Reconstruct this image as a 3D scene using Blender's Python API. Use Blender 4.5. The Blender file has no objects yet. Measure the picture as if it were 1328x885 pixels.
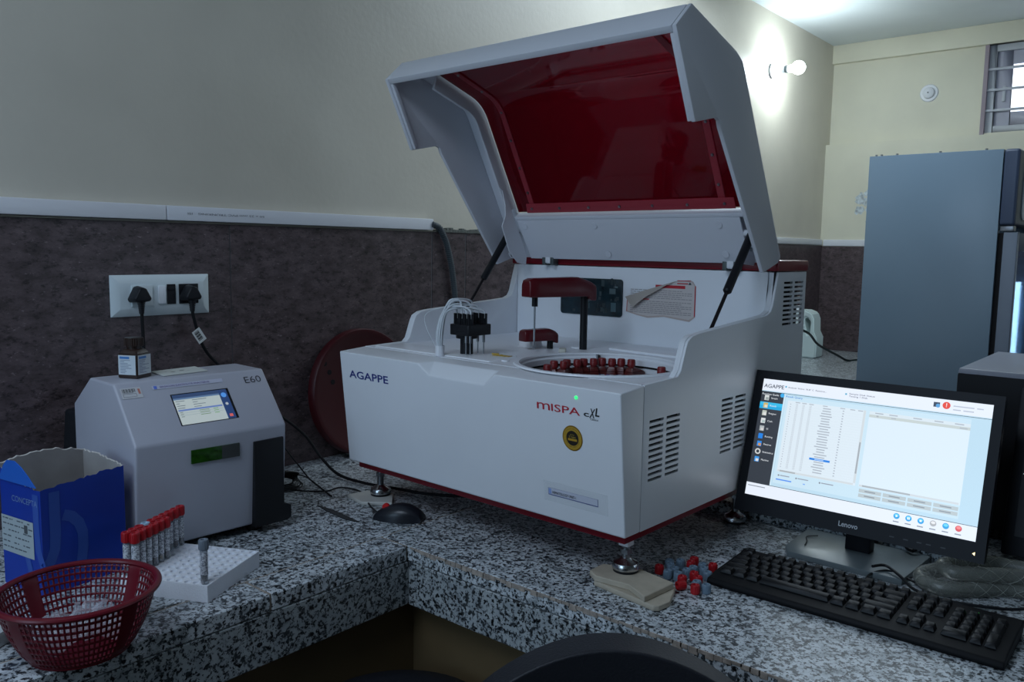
import bpy, bmesh, math, random
from mathutils import Vector, Matrix
random.seed(7)
R = math.radians
SC = bpy.context.scene
COL = SC.collection
ZC = 0.82                 # height of the countertop above the floor

# ------------------------------------------------------------------ camera
cam = bpy.data.objects.new('camera', bpy.data.cameras.new('camera'))
COL.objects.link(cam)
P_, RO_, Y_ = R(6.35), R(0.885), R(40.12)
fw = Vector((math.cos(Y_)*math.cos(P_), math.sin(Y_)*math.cos(P_), -math.sin(P_)))
ri0 = Vector((math.sin(Y_), -math.cos(Y_), 0)); up0 = ri0.cross(fw)
ri = ri0*math.cos(RO_) + up0*math.sin(RO_); up = ri.cross(fw)
cm = Matrix((ri, up, -fw)).transposed().to_4x4()
cm.translation = (0, 0, ZC + .572)
cam.matrix_world = cm
cam.data.sensor_width = 36; cam.data.lens = 1075/1328*36
cam.data.clip_start = .02
SC.camera = cam

# ------------------------------------------------------------------ light
SC.view_settings.view_transform = 'Standard'
SC.view_settings.look = 'None'
SC.view_settings.exposure = 0.06
SC.view_settings.gamma = 1.0
SC.view_settings.use_curve_mapping = False
SC.cycles.max_bounces = 8
SC.cycles.sample_clamp_indirect = 4
W = bpy.data.worlds.new('world'); SC.world = W; W.use_nodes = True
W.node_tree.nodes['Background'].inputs[0].default_value = (.50, .68, 1, 1)
W.node_tree.nodes['Background'].inputs[1].default_value = .1

def area(name, loc, target, sx, sy, power, col):
    l = bpy.data.lights.new(name, 'AREA'); l.shape = 'RECTANGLE'; l.size = sx; l.size_y = sy
    l.energy = power; l.color = col
    o = bpy.data.objects.new(name, l); COL.objects.link(o); o.location = loc
    o.rotation_euler = (Vector(target)-Vector(loc)).to_track_quat('-Z', 'Y').to_euler()
    return o
# daylight entering by the window in the wall behind the camera
area('window_daylight', (-2.34, 0.95, 1.85), (1.2, .95, 1.15), 1.2, 1.1, 16, (.50, .74, 1))
# cool fill light added at an opening in the unseen right-hand wall
area('right_wall_fill', (3.4, -2.74, 1.75), (4.0, 1.0, 1.3), 1.5, 1.1, 8, (.62, .8, 1))
# cool fill lights added under the ceiling, no fixtures: working area and far half
area('ceiling_fill_near', (-.45, .8, ZC+1.74), (-.45, .8, 0), 1.0, 1.0, 17, (.66, .80, 1))
area('ceiling_fill_far', (2.95, 1.1, ZC+1.74), (2.95, 1.1, 0), 1.0, 1.0, 19, (.74, .88, 1))
# the bare bulb on the left wall
bl = bpy.data.lights.new('bulb_light', 'POINT'); bl.energy = 25; bl.color = (.82, .95, 1); bl.shadow_soft_size = .042
bo = bpy.data.objects.new('bulb_light', bl); COL.objects.link(bo); bo.location = (4.186, 1.70, ZC+1.499)

# ------------------------------------------------------------------ materials
MATS = {}
def nodes(name):
    m = bpy.data.materials.new(name); m.use_nodes = True
    return m, m.node_tree.nodes, m.node_tree.links, m.node_tree.nodes['Principled BSDF']
def mat(name, c, rough=.5, metal=0, trans=0, emit=None, es=0, var=0, vs=30, bump=0, bs=200, alpha=1, coat=0, ior=1.45):
    if name in MATS: return MATS[name]
    m, N, L, b = nodes(name)
    b.inputs['Base Color'].default_value = (*c, 1)
    b.inputs['Roughness'].default_value = rough
    b.inputs['Metallic'].default_value = metal
    b.inputs['Transmission Weight'].default_value = trans
    b.inputs['IOR'].default_value = ior
    b.inputs['Coat Weight'].default_value = coat
    b.inputs['Alpha'].default_value = alpha
    if emit:
        b.inputs['Emission Color'].default_value = (*emit, 1); b.inputs['Emission Strength'].default_value = es
    tc = N.new('ShaderNodeTexCoord')
    if var:
        n = N.new('ShaderNodeTexNoise'); n.inputs['Scale'].default_value = vs; n.inputs['Detail'].default_value = 6
        r = N.new('ShaderNodeValToRGB'); r.color_ramp.elements[0].position = .3; r.color_ramp.elements[1].position = .7
        r.color_ramp.elements[0].color = (*[x*(1-var) for x in c], 1)
        r.color_ramp.elements[1].color = (*[min(1, x*(1+var*.5)) for x in c], 1)
        L.new(tc.outputs['Object'], n.inputs['Vector']); L.new(n.outputs['Fac'], r.inputs['Fac'])
        L.new(r.outputs['Color'], b.inputs['Base Color'])
    if bump:
        n = N.new('ShaderNodeTexNoise'); n.inputs['Scale'].default_value = bs; n.inputs['Detail'].default_value = 3
        bp = N.new('ShaderNodeBump'); bp.inputs['Strength'].default_value = bump; bp.inputs['Distance'].default_value = .002
        L.new(tc.outputs['Object'], n.inputs['Vector']); L.new(n.outputs['Fac'], bp.inputs['Height'])
        L.new(bp.outputs['Normal'], b.inputs['Normal'])
    MATS[name] = m
    return m

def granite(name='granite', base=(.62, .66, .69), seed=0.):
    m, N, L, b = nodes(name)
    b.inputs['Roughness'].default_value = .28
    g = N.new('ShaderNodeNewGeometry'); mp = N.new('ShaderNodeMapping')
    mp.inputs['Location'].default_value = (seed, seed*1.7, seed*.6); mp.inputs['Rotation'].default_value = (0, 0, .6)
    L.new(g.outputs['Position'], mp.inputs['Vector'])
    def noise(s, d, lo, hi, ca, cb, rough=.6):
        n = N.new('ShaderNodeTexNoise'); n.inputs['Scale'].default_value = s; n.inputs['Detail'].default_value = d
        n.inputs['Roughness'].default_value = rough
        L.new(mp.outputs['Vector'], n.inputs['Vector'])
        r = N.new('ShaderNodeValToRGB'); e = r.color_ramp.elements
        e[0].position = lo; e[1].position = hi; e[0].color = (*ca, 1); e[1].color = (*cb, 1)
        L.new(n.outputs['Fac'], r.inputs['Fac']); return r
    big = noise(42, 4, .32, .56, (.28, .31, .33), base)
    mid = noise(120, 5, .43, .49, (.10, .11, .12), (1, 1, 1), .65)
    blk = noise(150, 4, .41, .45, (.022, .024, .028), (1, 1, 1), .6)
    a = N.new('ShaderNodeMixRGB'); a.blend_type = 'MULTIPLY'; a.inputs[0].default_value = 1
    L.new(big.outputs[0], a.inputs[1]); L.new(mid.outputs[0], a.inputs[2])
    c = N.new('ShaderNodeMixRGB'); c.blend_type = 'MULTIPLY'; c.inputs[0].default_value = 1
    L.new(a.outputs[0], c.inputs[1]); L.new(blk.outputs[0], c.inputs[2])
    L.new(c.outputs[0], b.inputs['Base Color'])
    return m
def tilemat():
    m, N, L, b = nodes('brown_stone')
    b.inputs['Roughness'].default_value = .38
    g = N.new('ShaderNodeNewGeometry'); mp = N.new('ShaderNodeMapping')
    mp.inputs['Rotation'].default_value = (0, .45, 0); mp.inputs['Scale'].default_value = (1, 1, 1.9)
    L.new(g.outputs['Position'], mp.inputs['Vector'])
    def noise(s, lo, hi, ca, cb, d=5):
        n = N.new('ShaderNodeTexNoise'); n.inputs['Scale'].default_value = s; n.inputs['Detail'].default_value = d
        n.inputs['Roughness'].default_value = .7
        L.new(mp.outputs['Vector'], n.inputs['Vector'])
        r = N.new('ShaderNodeValToRGB'); e = r.color_ramp.elements
        e[0].position = lo; e[1].position = hi; e[0].color = (*ca, 1); e[1].color = (*cb, 1)
        L.new(n.outputs['Fac'], r.inputs['Fac']); return r
    big = noise(22, .35, .68, (.056, .040, .041), (.140, .102, .108))
    spk = noise(85, .62, .72, (0, 0, 0), (.17, .14, .15))
    drk = noise(60, .36, .48, (.35, .35, .35), (1, 1, 1))
    a = N.new('ShaderNodeMixRGB'); a.blend_type = 'MULTIPLY'; a.inputs[0].default_value = 1
    L.new(big.outputs[0], a.inputs[1]); L.new(drk.outputs[0], a.inputs[2])
    c = N.new('ShaderNodeMixRGB'); c.blend_type = 'ADD'; c.inputs[0].default_value = 1
    L.new(a.outputs[0], c.inputs[1]); L.new(spk.outputs[0], c.inputs[2])
    L.new(c.outputs[0], b.inputs['Base Color'])
    return m
def attrmat(name, emit=0, rough=.4):
    m, N, L, b = nodes(name)
    a = N.new('ShaderNodeVertexColor'); a.layer_name = 'Col'
    b.inputs['Roughness'].default_value = rough
    if emit:
        b.inputs['Base Color'].default_value = (.01, .01, .012, 1)
        L.new(a.outputs['Color'], b.inputs['Emission Color']); b.inputs['Emission Strength'].default_value = emit
    else: L.new(a.outputs['Color'], b.inputs['Base Color'])
    return m

GRAN = granite(); GRAN_SHADED = granite('granite_apron', (.40, .43, .44), 3.1)  # apron granite is a darker copy, shade of the fronts put into its colour
BROWN = tilemat()
PRINT = attrmat('print'); SCREEN = attrmat('screen_image', 1.0, .25)
CREAM = mat('cream_wall_paint', (.66, .615, .52), .42, var=.10, vs=2.5, bump=.25, bs=60)
CREAM2 = mat('cream_paint_far', (.74, .71, .57), .5, var=.08, vs=3, bump=.2, bs=50)
CEIL = mat('ceiling_paint', (.70, .76, .78), .6, var=.05, vs=3)
WHITE = mat('white_enamel', (.80, .82, .86), .38, var=.03, vs=5)
WHITE2 = mat('white_plastic', (.78, .79, .83), .32)
GREYW = mat('grey_white_shell', (.46, .465, .53), .38, var=.03, vs=8)
REDP = mat('red_enamel', (.20, .009, .018), .3)
DRED = mat('maroon_plastic', (.11, .007, .012), .3)
BLACK = mat('black_plastic', (.012, .013, .016), .42, bump=.1)
BLACKM = mat('black_matte', (.008, .008, .010), .7)
for m__ in (BLACK, BLACKM): m__.node_tree.nodes['Principled BSDF'].inputs['Specular IOR Level'].default_value = .3
CHROME = mat('chrome', (.55, .56, .58), .22, 1)
STEEL = mat('steel', (.32, .33, .35), .32, 1, var=.2, vs=60)
GLASS = mat('clear_plastic', (.9, .93, .95), .08, trans=.92, alpha=.55)
BEIGE = mat('beige_grout', (.34, .29, .24), .8, var=.25, vs=40)

# ------------------------------------------------------------------ mesh helpers
class MB:
    def __init__(s, off=(0, 0, 0)):
        s.b = bmesh.new(); s.o = Vector(off)
    def v(s, p): return s.b.verts.new(Vector(p)+s.o)
    def face(s, pts):
        vs = [s.v(p) for p in pts]
        try: return s.b.faces.new(vs)
        except Exception: return None
    def box(s, x0, x1, y0, y1, z0, z1, rot=None, c=None):
        P = [(x, y, z) for x in (x0, x1) for y in (y0, y1) for z in (z0, z1)]
        if rot is not None:
            cc = Vector(c if c else ((x0+x1)/2, (y0+y1)/2, (z0+z1)/2)); P = [cc+rot @ (Vector(p)-cc) for p in P]
        V = [s.v(p) for p in P]
        for f in ((0, 1, 3, 2), (4, 6, 7, 5), (0, 4, 5, 1), (2, 3, 7, 6), (0, 2, 6, 4), (1, 5, 7, 3)): s.b.faces.new([V[i] for i in f])
        return s
    def hull(s, bot, top):
        """prism between two matching loops of points"""
        A = [s.v(p) for p in bot]; B = [s.v(p) for p in top]; n = len(A)
        s.b.faces.new(A[::-1]); s.b.faces.new(B)
        for i in range(n): s.b.faces.new((A[i], A[(i+1) % n], B[(i+1) % n], B[i]))
        return s
    def prism(s, poly, axis, a0, a1):
        """poly in the other two axes (cyclic order kept), extruded along axis"""
        def q(p, a): return {'x': (a, p[0], p[1]), 'y': (p[0], a, p[1]), 'z': (p[0], p[1], a)}[axis]
        return s.hull([q(p, a0) for p in poly], [q(p, a1) for p in poly])
    def cyl(s, p0, p1, r0, r1=None, n=20, cap=True):
        r1 = r0 if r1 is None else r1
        p0, p1 = Vector(p0), Vector(p1); d = (p1-p0).normalized()
        a = d.orthogonal().normalized(); b = d.cross(a)
        A = [s.v(p0+(a*math.cos(t)+b*math.sin(t))*r0) for t in [2*math.pi*i/n for i in range(n)]]
        B = [s.v(p1+(a*math.cos(t)+b*math.sin(t))*r1) for t in [2*math.pi*i/n for i in range(n)]]
        for i in range(n): s.b.faces.new((A[i], A[(i+1) % n], B[(i+1) % n], B[i]))
        if cap: s.b.faces.new(A[::-1]); s.b.faces.new(B)
        return s
    def lathe(s, prof, c=(0, 0, 0), n=32, M=None, close=False):
        c = Vector(c); rings = []
        for r, z in prof:
            ring = []
            for i in range(n):
                t = 2*math.pi*i/n; p = Vector((r*math.cos(t), r*math.sin(t), z))
                if M is not None: p = M @ p
                ring.append(s.v(c+p))
            rings.append(ring)
        for a, b in zip(rings, rings[1:]):
            for i in range(n): s.b.faces.new((a[i], a[(i+1) % n], b[(i+1) % n], b[i]))
        if close:
            s.b.faces.new(rings[0][::-1]); s.b.faces.new(rings[-1])
        return s
    def tube(s, pts, r, n=8, smooth=4):
        P = [Vector(p) for p in pts]
        if smooth and len(P) > 2:
            Q = []
            for i in range(len(P)-1):
                p0 = P[max(i-1, 0)]; p1 = P[i]; p2 = P[i+1]; p3 = P[min(i+2, len(P)-1)]
                for k in range(smooth):
                    t = k/smooth
                    Q.append(.5*((2*p1)+(-p0+p2)*t+(2*p0-5*p1+4*p2-p3)*t*t+(-p0+3*p1-3*p2+p3)*t**3))
            Q.append(P[-1]); P = Q
        rings = []; a = None
        for i, p in enumerate(P):
            d = (P[min(i+1, len(P)-1)]-P[max(i-1, 0)]).normalized()
            a = d.orthogonal().normalized() if a is None else (a-d*a.dot(d)).normalized()
            b = d.cross(a)
            rings.append([s.v(p+(a*math.cos(t)+b*math.sin(t))*r) for t in [2*math.pi*j/n for j in range(n)]])
        for A, B in zip(rings, rings[1:]):
            for i in range(n): s.b.faces.new((A[i], A[(i+1) % n], B[(i+1) % n], B[i]))
        s.b.faces.new(rings[0][::-1]); s.b.faces.new(rings[-1])
        return s
    def bevel(s, w, seg=2, ang=35):
        bmesh.ops.remove_doubles(s.b, verts=s.b.verts, dist=1e-6)
        bmesh.ops.recalc_face_normals(s.b, faces=s.b.faces)
        E = [e for e in s.b.edges if len(e.link_faces) == 2 and e.calc_face_angle(0) > R(ang)]
        bmesh.ops.bevel(s.b, geom=E, offset=w, segments=seg, affect='EDGES', profile=.6, clamp_overlap=True)
        return s
    def build(s, name, m, parent=None, bev=0, seg=2, smooth=True, ang=35, loc=None, norm=True):
        if bev: s.bevel(bev, seg)
        elif norm: bmesh.ops.recalc_face_normals(s.b, faces=s.b.faces)
        me = bpy.data.meshes.new(name); s.b.to_mesh(me); s.b.free()
        for x in (m if isinstance(m, (list, tuple)) else [m]): me.materials.append(x)
        if smooth:
            me.shade_smooth(); me.set_sharp_from_angle(angle=R(ang))
        o = bpy.data.objects.new(name, me); COL.objects.link(o)
        if parent: o.parent = parent
        if loc is not None: o.location = loc
        return o

def tag(o, label, cat, group=None, kind=None):
    o['label'] = label; o['category'] = cat
    if group: o['group'] = group
    if kind: o['kind'] = kind
    return o
def thing(name, label, cat, loc=(0, 0, 0), rz=0, group=None, M=None):
    o = bpy.data.objects.new(name, None); COL.objects.link(o); o.empty_display_size = .05
    if M is not None: o.matrix_world = M
    else: o.location = loc; o.rotation_euler = (0, 0, rz)
    return tag(o, label, cat, group)
def copy_tree(o, parent=None):
    c = o.copy(); COL.objects.link(c); c.parent = parent
    for ch in list(o.children): copy_tree(ch, c)
    return c
def struct(o): o['kind'] = 'structure'; return o

def frame(o, x, y):
    """matrix with origin o, local x and y given, z = x cross y"""
    x = Vector(x).normalized(); y = Vector(y); y = (y-x*y.dot(x)).normalized(); z = x.cross(y)
    M = Matrix((x, y, z)).transposed().to_4x4(); M.translation = o
    return M
def text(s, M, h, m, parent, name='lettering', sx=1, ext=.0004, bold=0, shear=0, width=None, align='LEFT', lift=.0006):
    cu = bpy.data.curves.new('t', 'FONT'); cu.body = s; cu.size = 1; cu.extrude = 0; cu.offset = bold; cu.shear = shear
    cu.resolution_u = 3
    t = bpy.data.objects.new('t', cu); COL.objects.link(t)
    dg = bpy.context.evaluated_depsgraph_get(); me = bpy.data.meshes.new_from_object(t.evaluated_get(dg))
    bpy.data.objects.remove(t); bpy.data.curves.remove(cu)
    if not me.vertices: return None
    xs = [v.co.x for v in me.vertices]; w = max(xs)-min(xs); x0 = min(xs)
    k = h/.72; kx = k*sx
    if width: kx = width/w
    ox = {'LEFT': 0, 'CENTER': -w*kx/2}[align]
    for v in me.vertices: v.co = M @ Vector(((v.co.x-x0)*kx+ox, v.co.y*k, lift))
    me.materials.clear(); me.materials.append(m); me.name = name
    o = bpy.data.objects.new(name, me); COL.objects.link(o); o.parent = parent
    return o
def decal(name, rects, M, m, parent, lift=.0003):
    """flat printed image: coloured polygons or rectangles lying on one plane, each layer a hair above the last"""
    b = bmesh.new(); cl = b.loops.layers.float_color.new('Col')
    for i, r in enumerate(rects):
        if len(r) == 5: x0, y0, x1, y1, c = r; P = [(x0, y0), (x1, y0), (x1, y1), (x0, y1)]
        else: P, c = r
        f = b.faces.new([b.verts.new(M @ Vector((p[0], p[1], lift+i*.000004))) for p in P])
        for lp in f.loops: lp[cl] = (*c, 1)
    me = bpy.data.meshes.new(name); b.to_mesh(me); b.free(); me.materials.append(m)
    o = bpy.data.objects.new(name, me); COL.objects.link(o); o.parent = parent
    return o
def circ(cx, cy, r, n=24, ry=None): return [(cx+r*math.cos(2*math.pi*i/n), cy+(ry or r)*math.sin(2*math.pi*i/n)) for i in range(n)]
def rrect(x0, x1, y0, y1, r, n=5):
    o = []
    for cx, cy, a in ((x1-r, y1-r, 0), (x0+r, y1-r, 90), (x0+r, y0+r, 180), (x1-r, y0+r, 270)):
        for i in range(n+1):
            t = R(a+90*i/n); o.append((cx+r*math.cos(t), cy+r*math.sin(t)))
    return o
def plate_hole(mb, x0, x1, y0, y1, cx, cy, r, z, n=64):
    """flat plate with a round hole, quads between circle and border"""
    A = [2*math.pi*i/n for i in range(n)]
    for X in (x0, x1):
        for Yy in (y0, y1): A.append(math.atan2(Yy-cy, X-cx) % (2*math.pi))
    A = sorted(set(round(a, 6) for a in A))
    I, O = [], []
    for a in A:
        c, s_ = math.cos(a), math.sin(a)
        t = min([(x1-cx)/c if c > 1e-9 else 9, (x0-cx)/c if c < -1e-9 else 9, (y1-cy)/s_ if s_ > 1e-9 else 9, (y0-cy)/s_ if s_ < -1e-9 else 9])
        I.append(mb.v((cx+r*c, cy+r*s_, z))); O.append(mb.v((cx+t*c, cy+t*s_, z)))
    m_ = len(A)
    for i in range(m_): mb.b.faces.new((I[i], O[i], O[(i+1) % m_], I[(i+1) % m_]))

# ================================================================== THE ROOM
WX0, WX1, WY0, WY1, ZT = -2.4, 5.075, -2.8, 1.82, ZC+1.785
struct(MB().box(WX0, WX1+.2, WY0, WY1, -.05, 0).build('floor', mat('floor_tile', (.075, .065, .055), .5, var=.2, vs=4)))
struct(MB().box(WX0-.1, WX1+.2, WY0-.1, WY1+.15, ZT, ZT+.1).build('ceiling', CEIL))
wl = struct(MB().box(WX0, WX1+.2, WY1, WY1+.12, 0, ZT).build('wall_left', CREAM))
# brown stone facing of the left wall, tile by tile, with the light joints between
xs = [-1.61, -.935, -.26, .415, 1.09, 1.765, 1.912, 2.587, 3.262, 3.937, 4.612, 5.06]
TH = .012
for a, b in zip(xs, xs[1:]):
    g = .0045 if abs(a-1.765) < .01 or abs(b-1.765) < .01 or abs(a-1.912) < .01 else .001
    MB().box(a+g*.5, b-g*.5, WY1-TH, WY1+.002, ZC-.02, ZC+.619).build('stone_tile', BROWN, wl, bev=.0006, seg=1)
MB().box(-1.6, 5.05, WY1-TH*.86, WY1+.001, ZC-.02, ZC+.6185).build('joint_filler', mat('pale_joint', (.17, .17, .18), .8), wl)
MB().box(-1.6, 1.9, WY1-.013, WY1+.001, ZC+.6192, ZC+.6222).build('tile_edge', mat('tile_edge_cream', (.35, .33, .27), .7), wl)
# rough plaster where the facing stops
pl = MB()
x = 1.78
while x < 1.98:
    w = random.uniform(.006, .016); h = random.uniform(.003, .012)
    pl.box(x, x+w, WY1-.015, WY1+.001, ZC+.619, ZC+.622+h); x += w*.85
pl.build('rough_plaster', mat('rough_plaster', (.17, .18, .16), .9, bump=.6), wl)
# far wall, thicker lower half, ceiling beam, window opening
WZ0, WZ1, WYA, WYB = ZC+1.225, ZC+1.68, 1.005, .10
wb = MB()
wb.box(5.075, 5.25, WYA, WY1+.1, ZC+1.2, ZT); wb.box(5.075, 5.25, WY0, WYB, ZC+1.2, ZT)
wb.box(5.075, 5.25, WYB, WYA, ZC+1.2, WZ0); wb.box(5.075, 5.25, WYB, WYA, WZ1, ZT)
wb.box(5.015, 5.25, WY0, WY1+.1, 0, ZC+1.21)
wbk = struct(wb.build('wall_back', CREAM2, norm=True))
struct(MB().box(5.045, 5.08, WY0, WY1, ZC+1.68, ZT).build('trim_1', CREAM2, bev=.003))
ys = [WY1-.012, 1.13, .455, -.22, -.9]
for a, b in zip(ys[1:], ys):
    MB().box(5.003, 5.017, a+.001, b-.001, ZC-.02, ZC+.615).build('stone_tile', BROWN, wbk, bev=.0006, seg=1)
MB().box(5.0, 5.016, -.9, 1.80, ZC+.617, ZC+.655).build('capping', WHITE2, wbk, bev=.004)
# peeled paint patch
pp = MB()
for k in range(16):
    cy, cz = 1.60+random.gauss(0, .028), ZC+.86+random.gauss(0, .04)
    pp.face([(5.0142-.0001*k, cy+random.uniform(.01, .024)*math.cos(t), cz+random.uniform(.01, .03)*math.sin(t)) for t in [2*math.pi*i/11 for i in range(11)]])
pp.build('peeled_patch', mat('peeled_plaster', (.62, .68, .70), .9, var=.5, vs=60), wbk)
# side walls behind and beside the camera, each with a window opening
wf = MB(); a, b, c, d = .25, 1.65, ZC+.45, ZC+1.6
wf.box(WX0-.1, WX0, WY0, a, 0, ZT); wf.box(WX0-.1, WX0, b, WY1+.12, 0, ZT); wf.box(WX0-.1, WX0, a, b, 0, c); wf.box(WX0-.1, WX0, a, b, d, ZT)
struct(wf.build('wall_front', CREAM))
wr = MB(); a, b = 2.6, 4.2  # unseen wall; its opening is added around the fill light
wr.box(WX0, a, WY0-.1, WY0, 0, ZT); wr.box(b, WX1+.2, WY0-.1, WY0, 0, ZT); wr.box(a, b, WY0-.1, WY0, 0, c); wr.box(a, b, WY0-.1, WY0, d, ZT)
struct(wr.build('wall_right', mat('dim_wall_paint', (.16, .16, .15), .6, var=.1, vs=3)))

# window high in the far wall
PVC = mat('pvc_grey', (.50, .52, .56), .4)
win = struct(bpy.data.objects.new('window_1', None)); COL.objects.link(win); win.location = (5.12, (WYA+WYB)/2, WZ0)
o_ = (-5.12, -(WYA+WYB)/2, -WZ0)
f = MB(o_)
t = .035
f.box(5.085, 5.15, WYA-t, WYA, WZ0, WZ1); f.box(5.085, 5.15, WYB, WYB+t, WZ0, WZ1)
f.box(5.085, 5.15, WYB+t, WYA-t, WZ0, WZ0+t); f.box(5.085, 5.15, WYB+t, WYA-t, WZ1-t, WZ1)
f.build('window_frame', PVC, win, bev=.003)
for s0, s1 in ((.555, WYA-t), (WYB+t, .555)):
    f = MB(o_); t2 = .075
    f.box(5.10, 5.14, s1-t2, s1, WZ0+t, WZ1-t); f.box(5.10, 5.14, s0, s0+t2, WZ0+t, WZ1-t)
    f.box(5.10, 5.14, s0+t2, s1-t2, WZ0+t, WZ0+t+.07); f.box(5.10, 5.14, s0+t2, s1-t2, WZ1-t-.07, WZ1-t)
    sa = f.build('window_sash', mat('pvc_mauve', (.42, .42, .50), .4), win, bev=.004)
    MB(o_).box(5.112, 5.118, s0+t2, s1-t2, WZ0+t+.07, WZ1-t-.07).build('pane', mat('daylit_pane', (.8, .9, 1), .3, emit=(.85, .93, 1), es=1.6), sa)
    MB(o_).box(5.09, 5.10, s1-.05, s1-.035, WZ0+.16, WZ0+.24).build('window_handle', PVC, sa, bev=.002)
for k in range(3):
    z = WZ0+.115+k*.107
    MB(o_).cyl((5.078, WYA, z), (5.078, WYB, z), .007, n=8).build('grille_bar', mat('pale_bar', (.62, .64, .70), .4), win)
MB(o_).box(5.06, 5.09, WYA-.001, WYA+.018, WZ0-.01, WZ1+.012).box(5.06, 5.09, WYB, WYA, WZ1, WZ1+.014).build('window_trim', mat('mauve_trim', (.33, .27, .31), .6), win)

# --------------------------------------------------------------- countertop
ct = thing('granite_counter', 'speckled white and black granite counter running along the wall and turning towards the camera', 'counter', (1.2, 1.3, 0))
o_ = (-1.2, -1.3, 0)
def slab(x0, x1, y0, y1, z1=ZC, z0=None, m=GRAN, name='granite_slab', bev=.002):
    return MB(o_).box(x0, x1, y0, y1, z1-.03 if z0 is None else z0, z1).build(name, m, ct, bev=bev, seg=1)
slab(-1.5, 3.1, 1.2215, 1.807); slab(3.1015, 5.0, 1.143, 1.807)
slab(-1.5, .749, 1.143, 1.2185); slab(.7525, 1.052, 1.143, 1.2185); slab(1.70, 3.1, 1.143, 1.2185)
slab(1.055, 1.664, -.6, 1.2185); slab(1.6655, 2.32, -.6, .86, ZC+.026, ZC-.03, bev=.004)
slab(1.6655, 1.6985, .8615, 1.2185); slab(1.70, 2.32, .8615, 1.1415)
MB(o_).box(-1.5, 1.07, 1.146, 1.80, ZC-.029, ZC-.0012).box(1.06, 2.3, .3, 1.3, ZC-.029, ZC-.0012).build('grout', BEIGE, ct)
# aprons under the edge
slab(-1.5, 1.066, 1.143, 1.160, ZC-.031, ZC-.118, GRAN_SHADED, 'granite_apron')
slab(1.055, 1.072, -.6, 1.142, ZC-.031, ZC-.118, GRAN_SHADED, 'granite_apron')
slab(1.072, 5.0, 1.143, 1.160, ZC-.031, ZC-.118, GRAN_SHADED, 'granite_apron')
dk = MB(o_)
x = 1.0
for k in range(90):
    y = 1.13-k*.0135
    dk.box(1.0536, 1.0556, y-.006-random.random()*.004, y+.006, ZC-.004-random.random()*.007, ZC-.0008)
dk.build('mortar_smear', mat('mortar_smear', (.40, .34, .29), .9, var=.4, vs=80), ct)
bw = MB().box(-1.5, 1.10, 1.175, 1.19, 0, ZC-.031).box(1.10, 1.115, -.6, 1.19, 0, ZC-.031).box(1.115, 4.99, 1.175, 1.19, 0, ZC-.031).box(2.25, 2.28, -.6, 1.17, 0, ZC-.031)
struct(bw.build('wall_counter_base', mat('brown_paint', (.13, .09, .045), .5, var=.2, vs=5)))

# --------------------------------------------------------------- wall things
tr = thing('cable_trunking', 'long white plastic cable trunking running along the top of the brown wall tiles', 'trunking', (.2, WY1, ZC+.62))
o_ = (-.2, -WY1, -ZC-.62)
for a, b in ((-1.4, .93), (.932, 1.762)):
    MB(o_).box(a, b, WY1-.022, WY1-.001, ZC+.624, ZC+.657).build('trunking_length', WHITE2, tr, bev=.003)
text('50 x 25 mm PVC TRUNKING   ISI', frame(Vector((1.18, WY1-.0222, ZC+.643))+Vector(o_), (-1, 0, 0), (0, 0, -1)), .0048, mat('grey_ink', (.22, .22, .24), .6), tr, width=.20)
tr2 = thing('cable_trunking', 'white trunking strip on the left wall behind the open lid, under the bulb', 'trunking', (3.6, WY1, ZC+.62))
MB((-3.6, 0-WY1, -ZC-.62)).box(2.3, 4.99, WY1-.02, WY1-.001, ZC+.622, ZC+.656).build('trunking_length', WHITE2, tr2, bev=.003)
cd = MB()
pts = [(1.755, 1.80, ZC+.642), (1.785, 1.797, ZC+.632), (1.812, 1.795, ZC+.59), (1.835, 1.795, ZC+.52), (1.85, 1.795, ZC+.44), (1.857, 1.795, ZC+.36), (1.86, 1.79, ZC+.25), (1.86, 1.79, ZC+.03), (1.86, 1.79, ZC+.004)]
cd.tube(pts, .0078, 12, 6)
P = [Vector(p) for p in pts]
for i in range(len(P)-1):
    n = max(2, int((P[i+1]-P[i]).length/.006))
    for k in range(n):
        p = P[i].lerp(P[i+1], (k+.5)/n); d = (P[i+1]-P[i]).normalized()
        cd.cyl(p-d*.0013, p+d*.0013, .0094, n=12)
tag(cd.build('conduit', mat('grey_conduit', (.07, .085, .095), .6)), 'grey corrugated conduit hose dropping from the end of the trunking behind the analyser', 'hose')

# switch and socket plate
sp = thing('socket_plate', 'white six-module switch and socket plate on the brown tiled wall', 'socket', (.916, WY1-TH, ZC+.457))
fy = -.002
def pyramid(x0, x1, z0, z1, d0, ins, d1, name, m, par):
    b = MB(); A = [(x0, 0, z0), (x1, 0, z0), (x1, 0, z1), (x0, 0, z1)]
    B = [(x0, -d0, z0), (x1, -d0, z0), (x1, -d0, z1), (x0, -d0, z1)]
    Cc = [(x0+ins, -d1, z0+ins), (x1-ins, -d1, z0+ins), (x1-ins, -d1, z1-ins), (x0+ins, -d1, z1-ins)]
    va = [b.v(p) for p in A]; vb = [b.v(p) for p in B]; vc = [b.v(p) for p in Cc]
    for U, V_ in ((va, vb), (vb, vc)):
        for i in range(4): b.b.faces.new((U[i], U[(i+1) % 4], V_[(i+1) % 4], V_[i]))
    b.b.faces.new(vc); b.b.faces.new(va[::-1])
    return b.build(name, m, par, bev=.0012, seg=2)
PL = mat('plate_white', (.70, .78, .80), .3)
pyramid(-.114, .114, -.0455, .0455, .004, .017, .012, 'faceplate', PL, sp)
MB().box(-.073, -.026, -.0155, -.012, -.023, .023).build('socket_module', PL, sp, bev=.001)
MB().box(-.013, .004, -.0165, -.012, -.019, .021).build('rocker_switch', mat('switch_white', (.82, .86, .9), .25), sp, bev=.0012)
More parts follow.
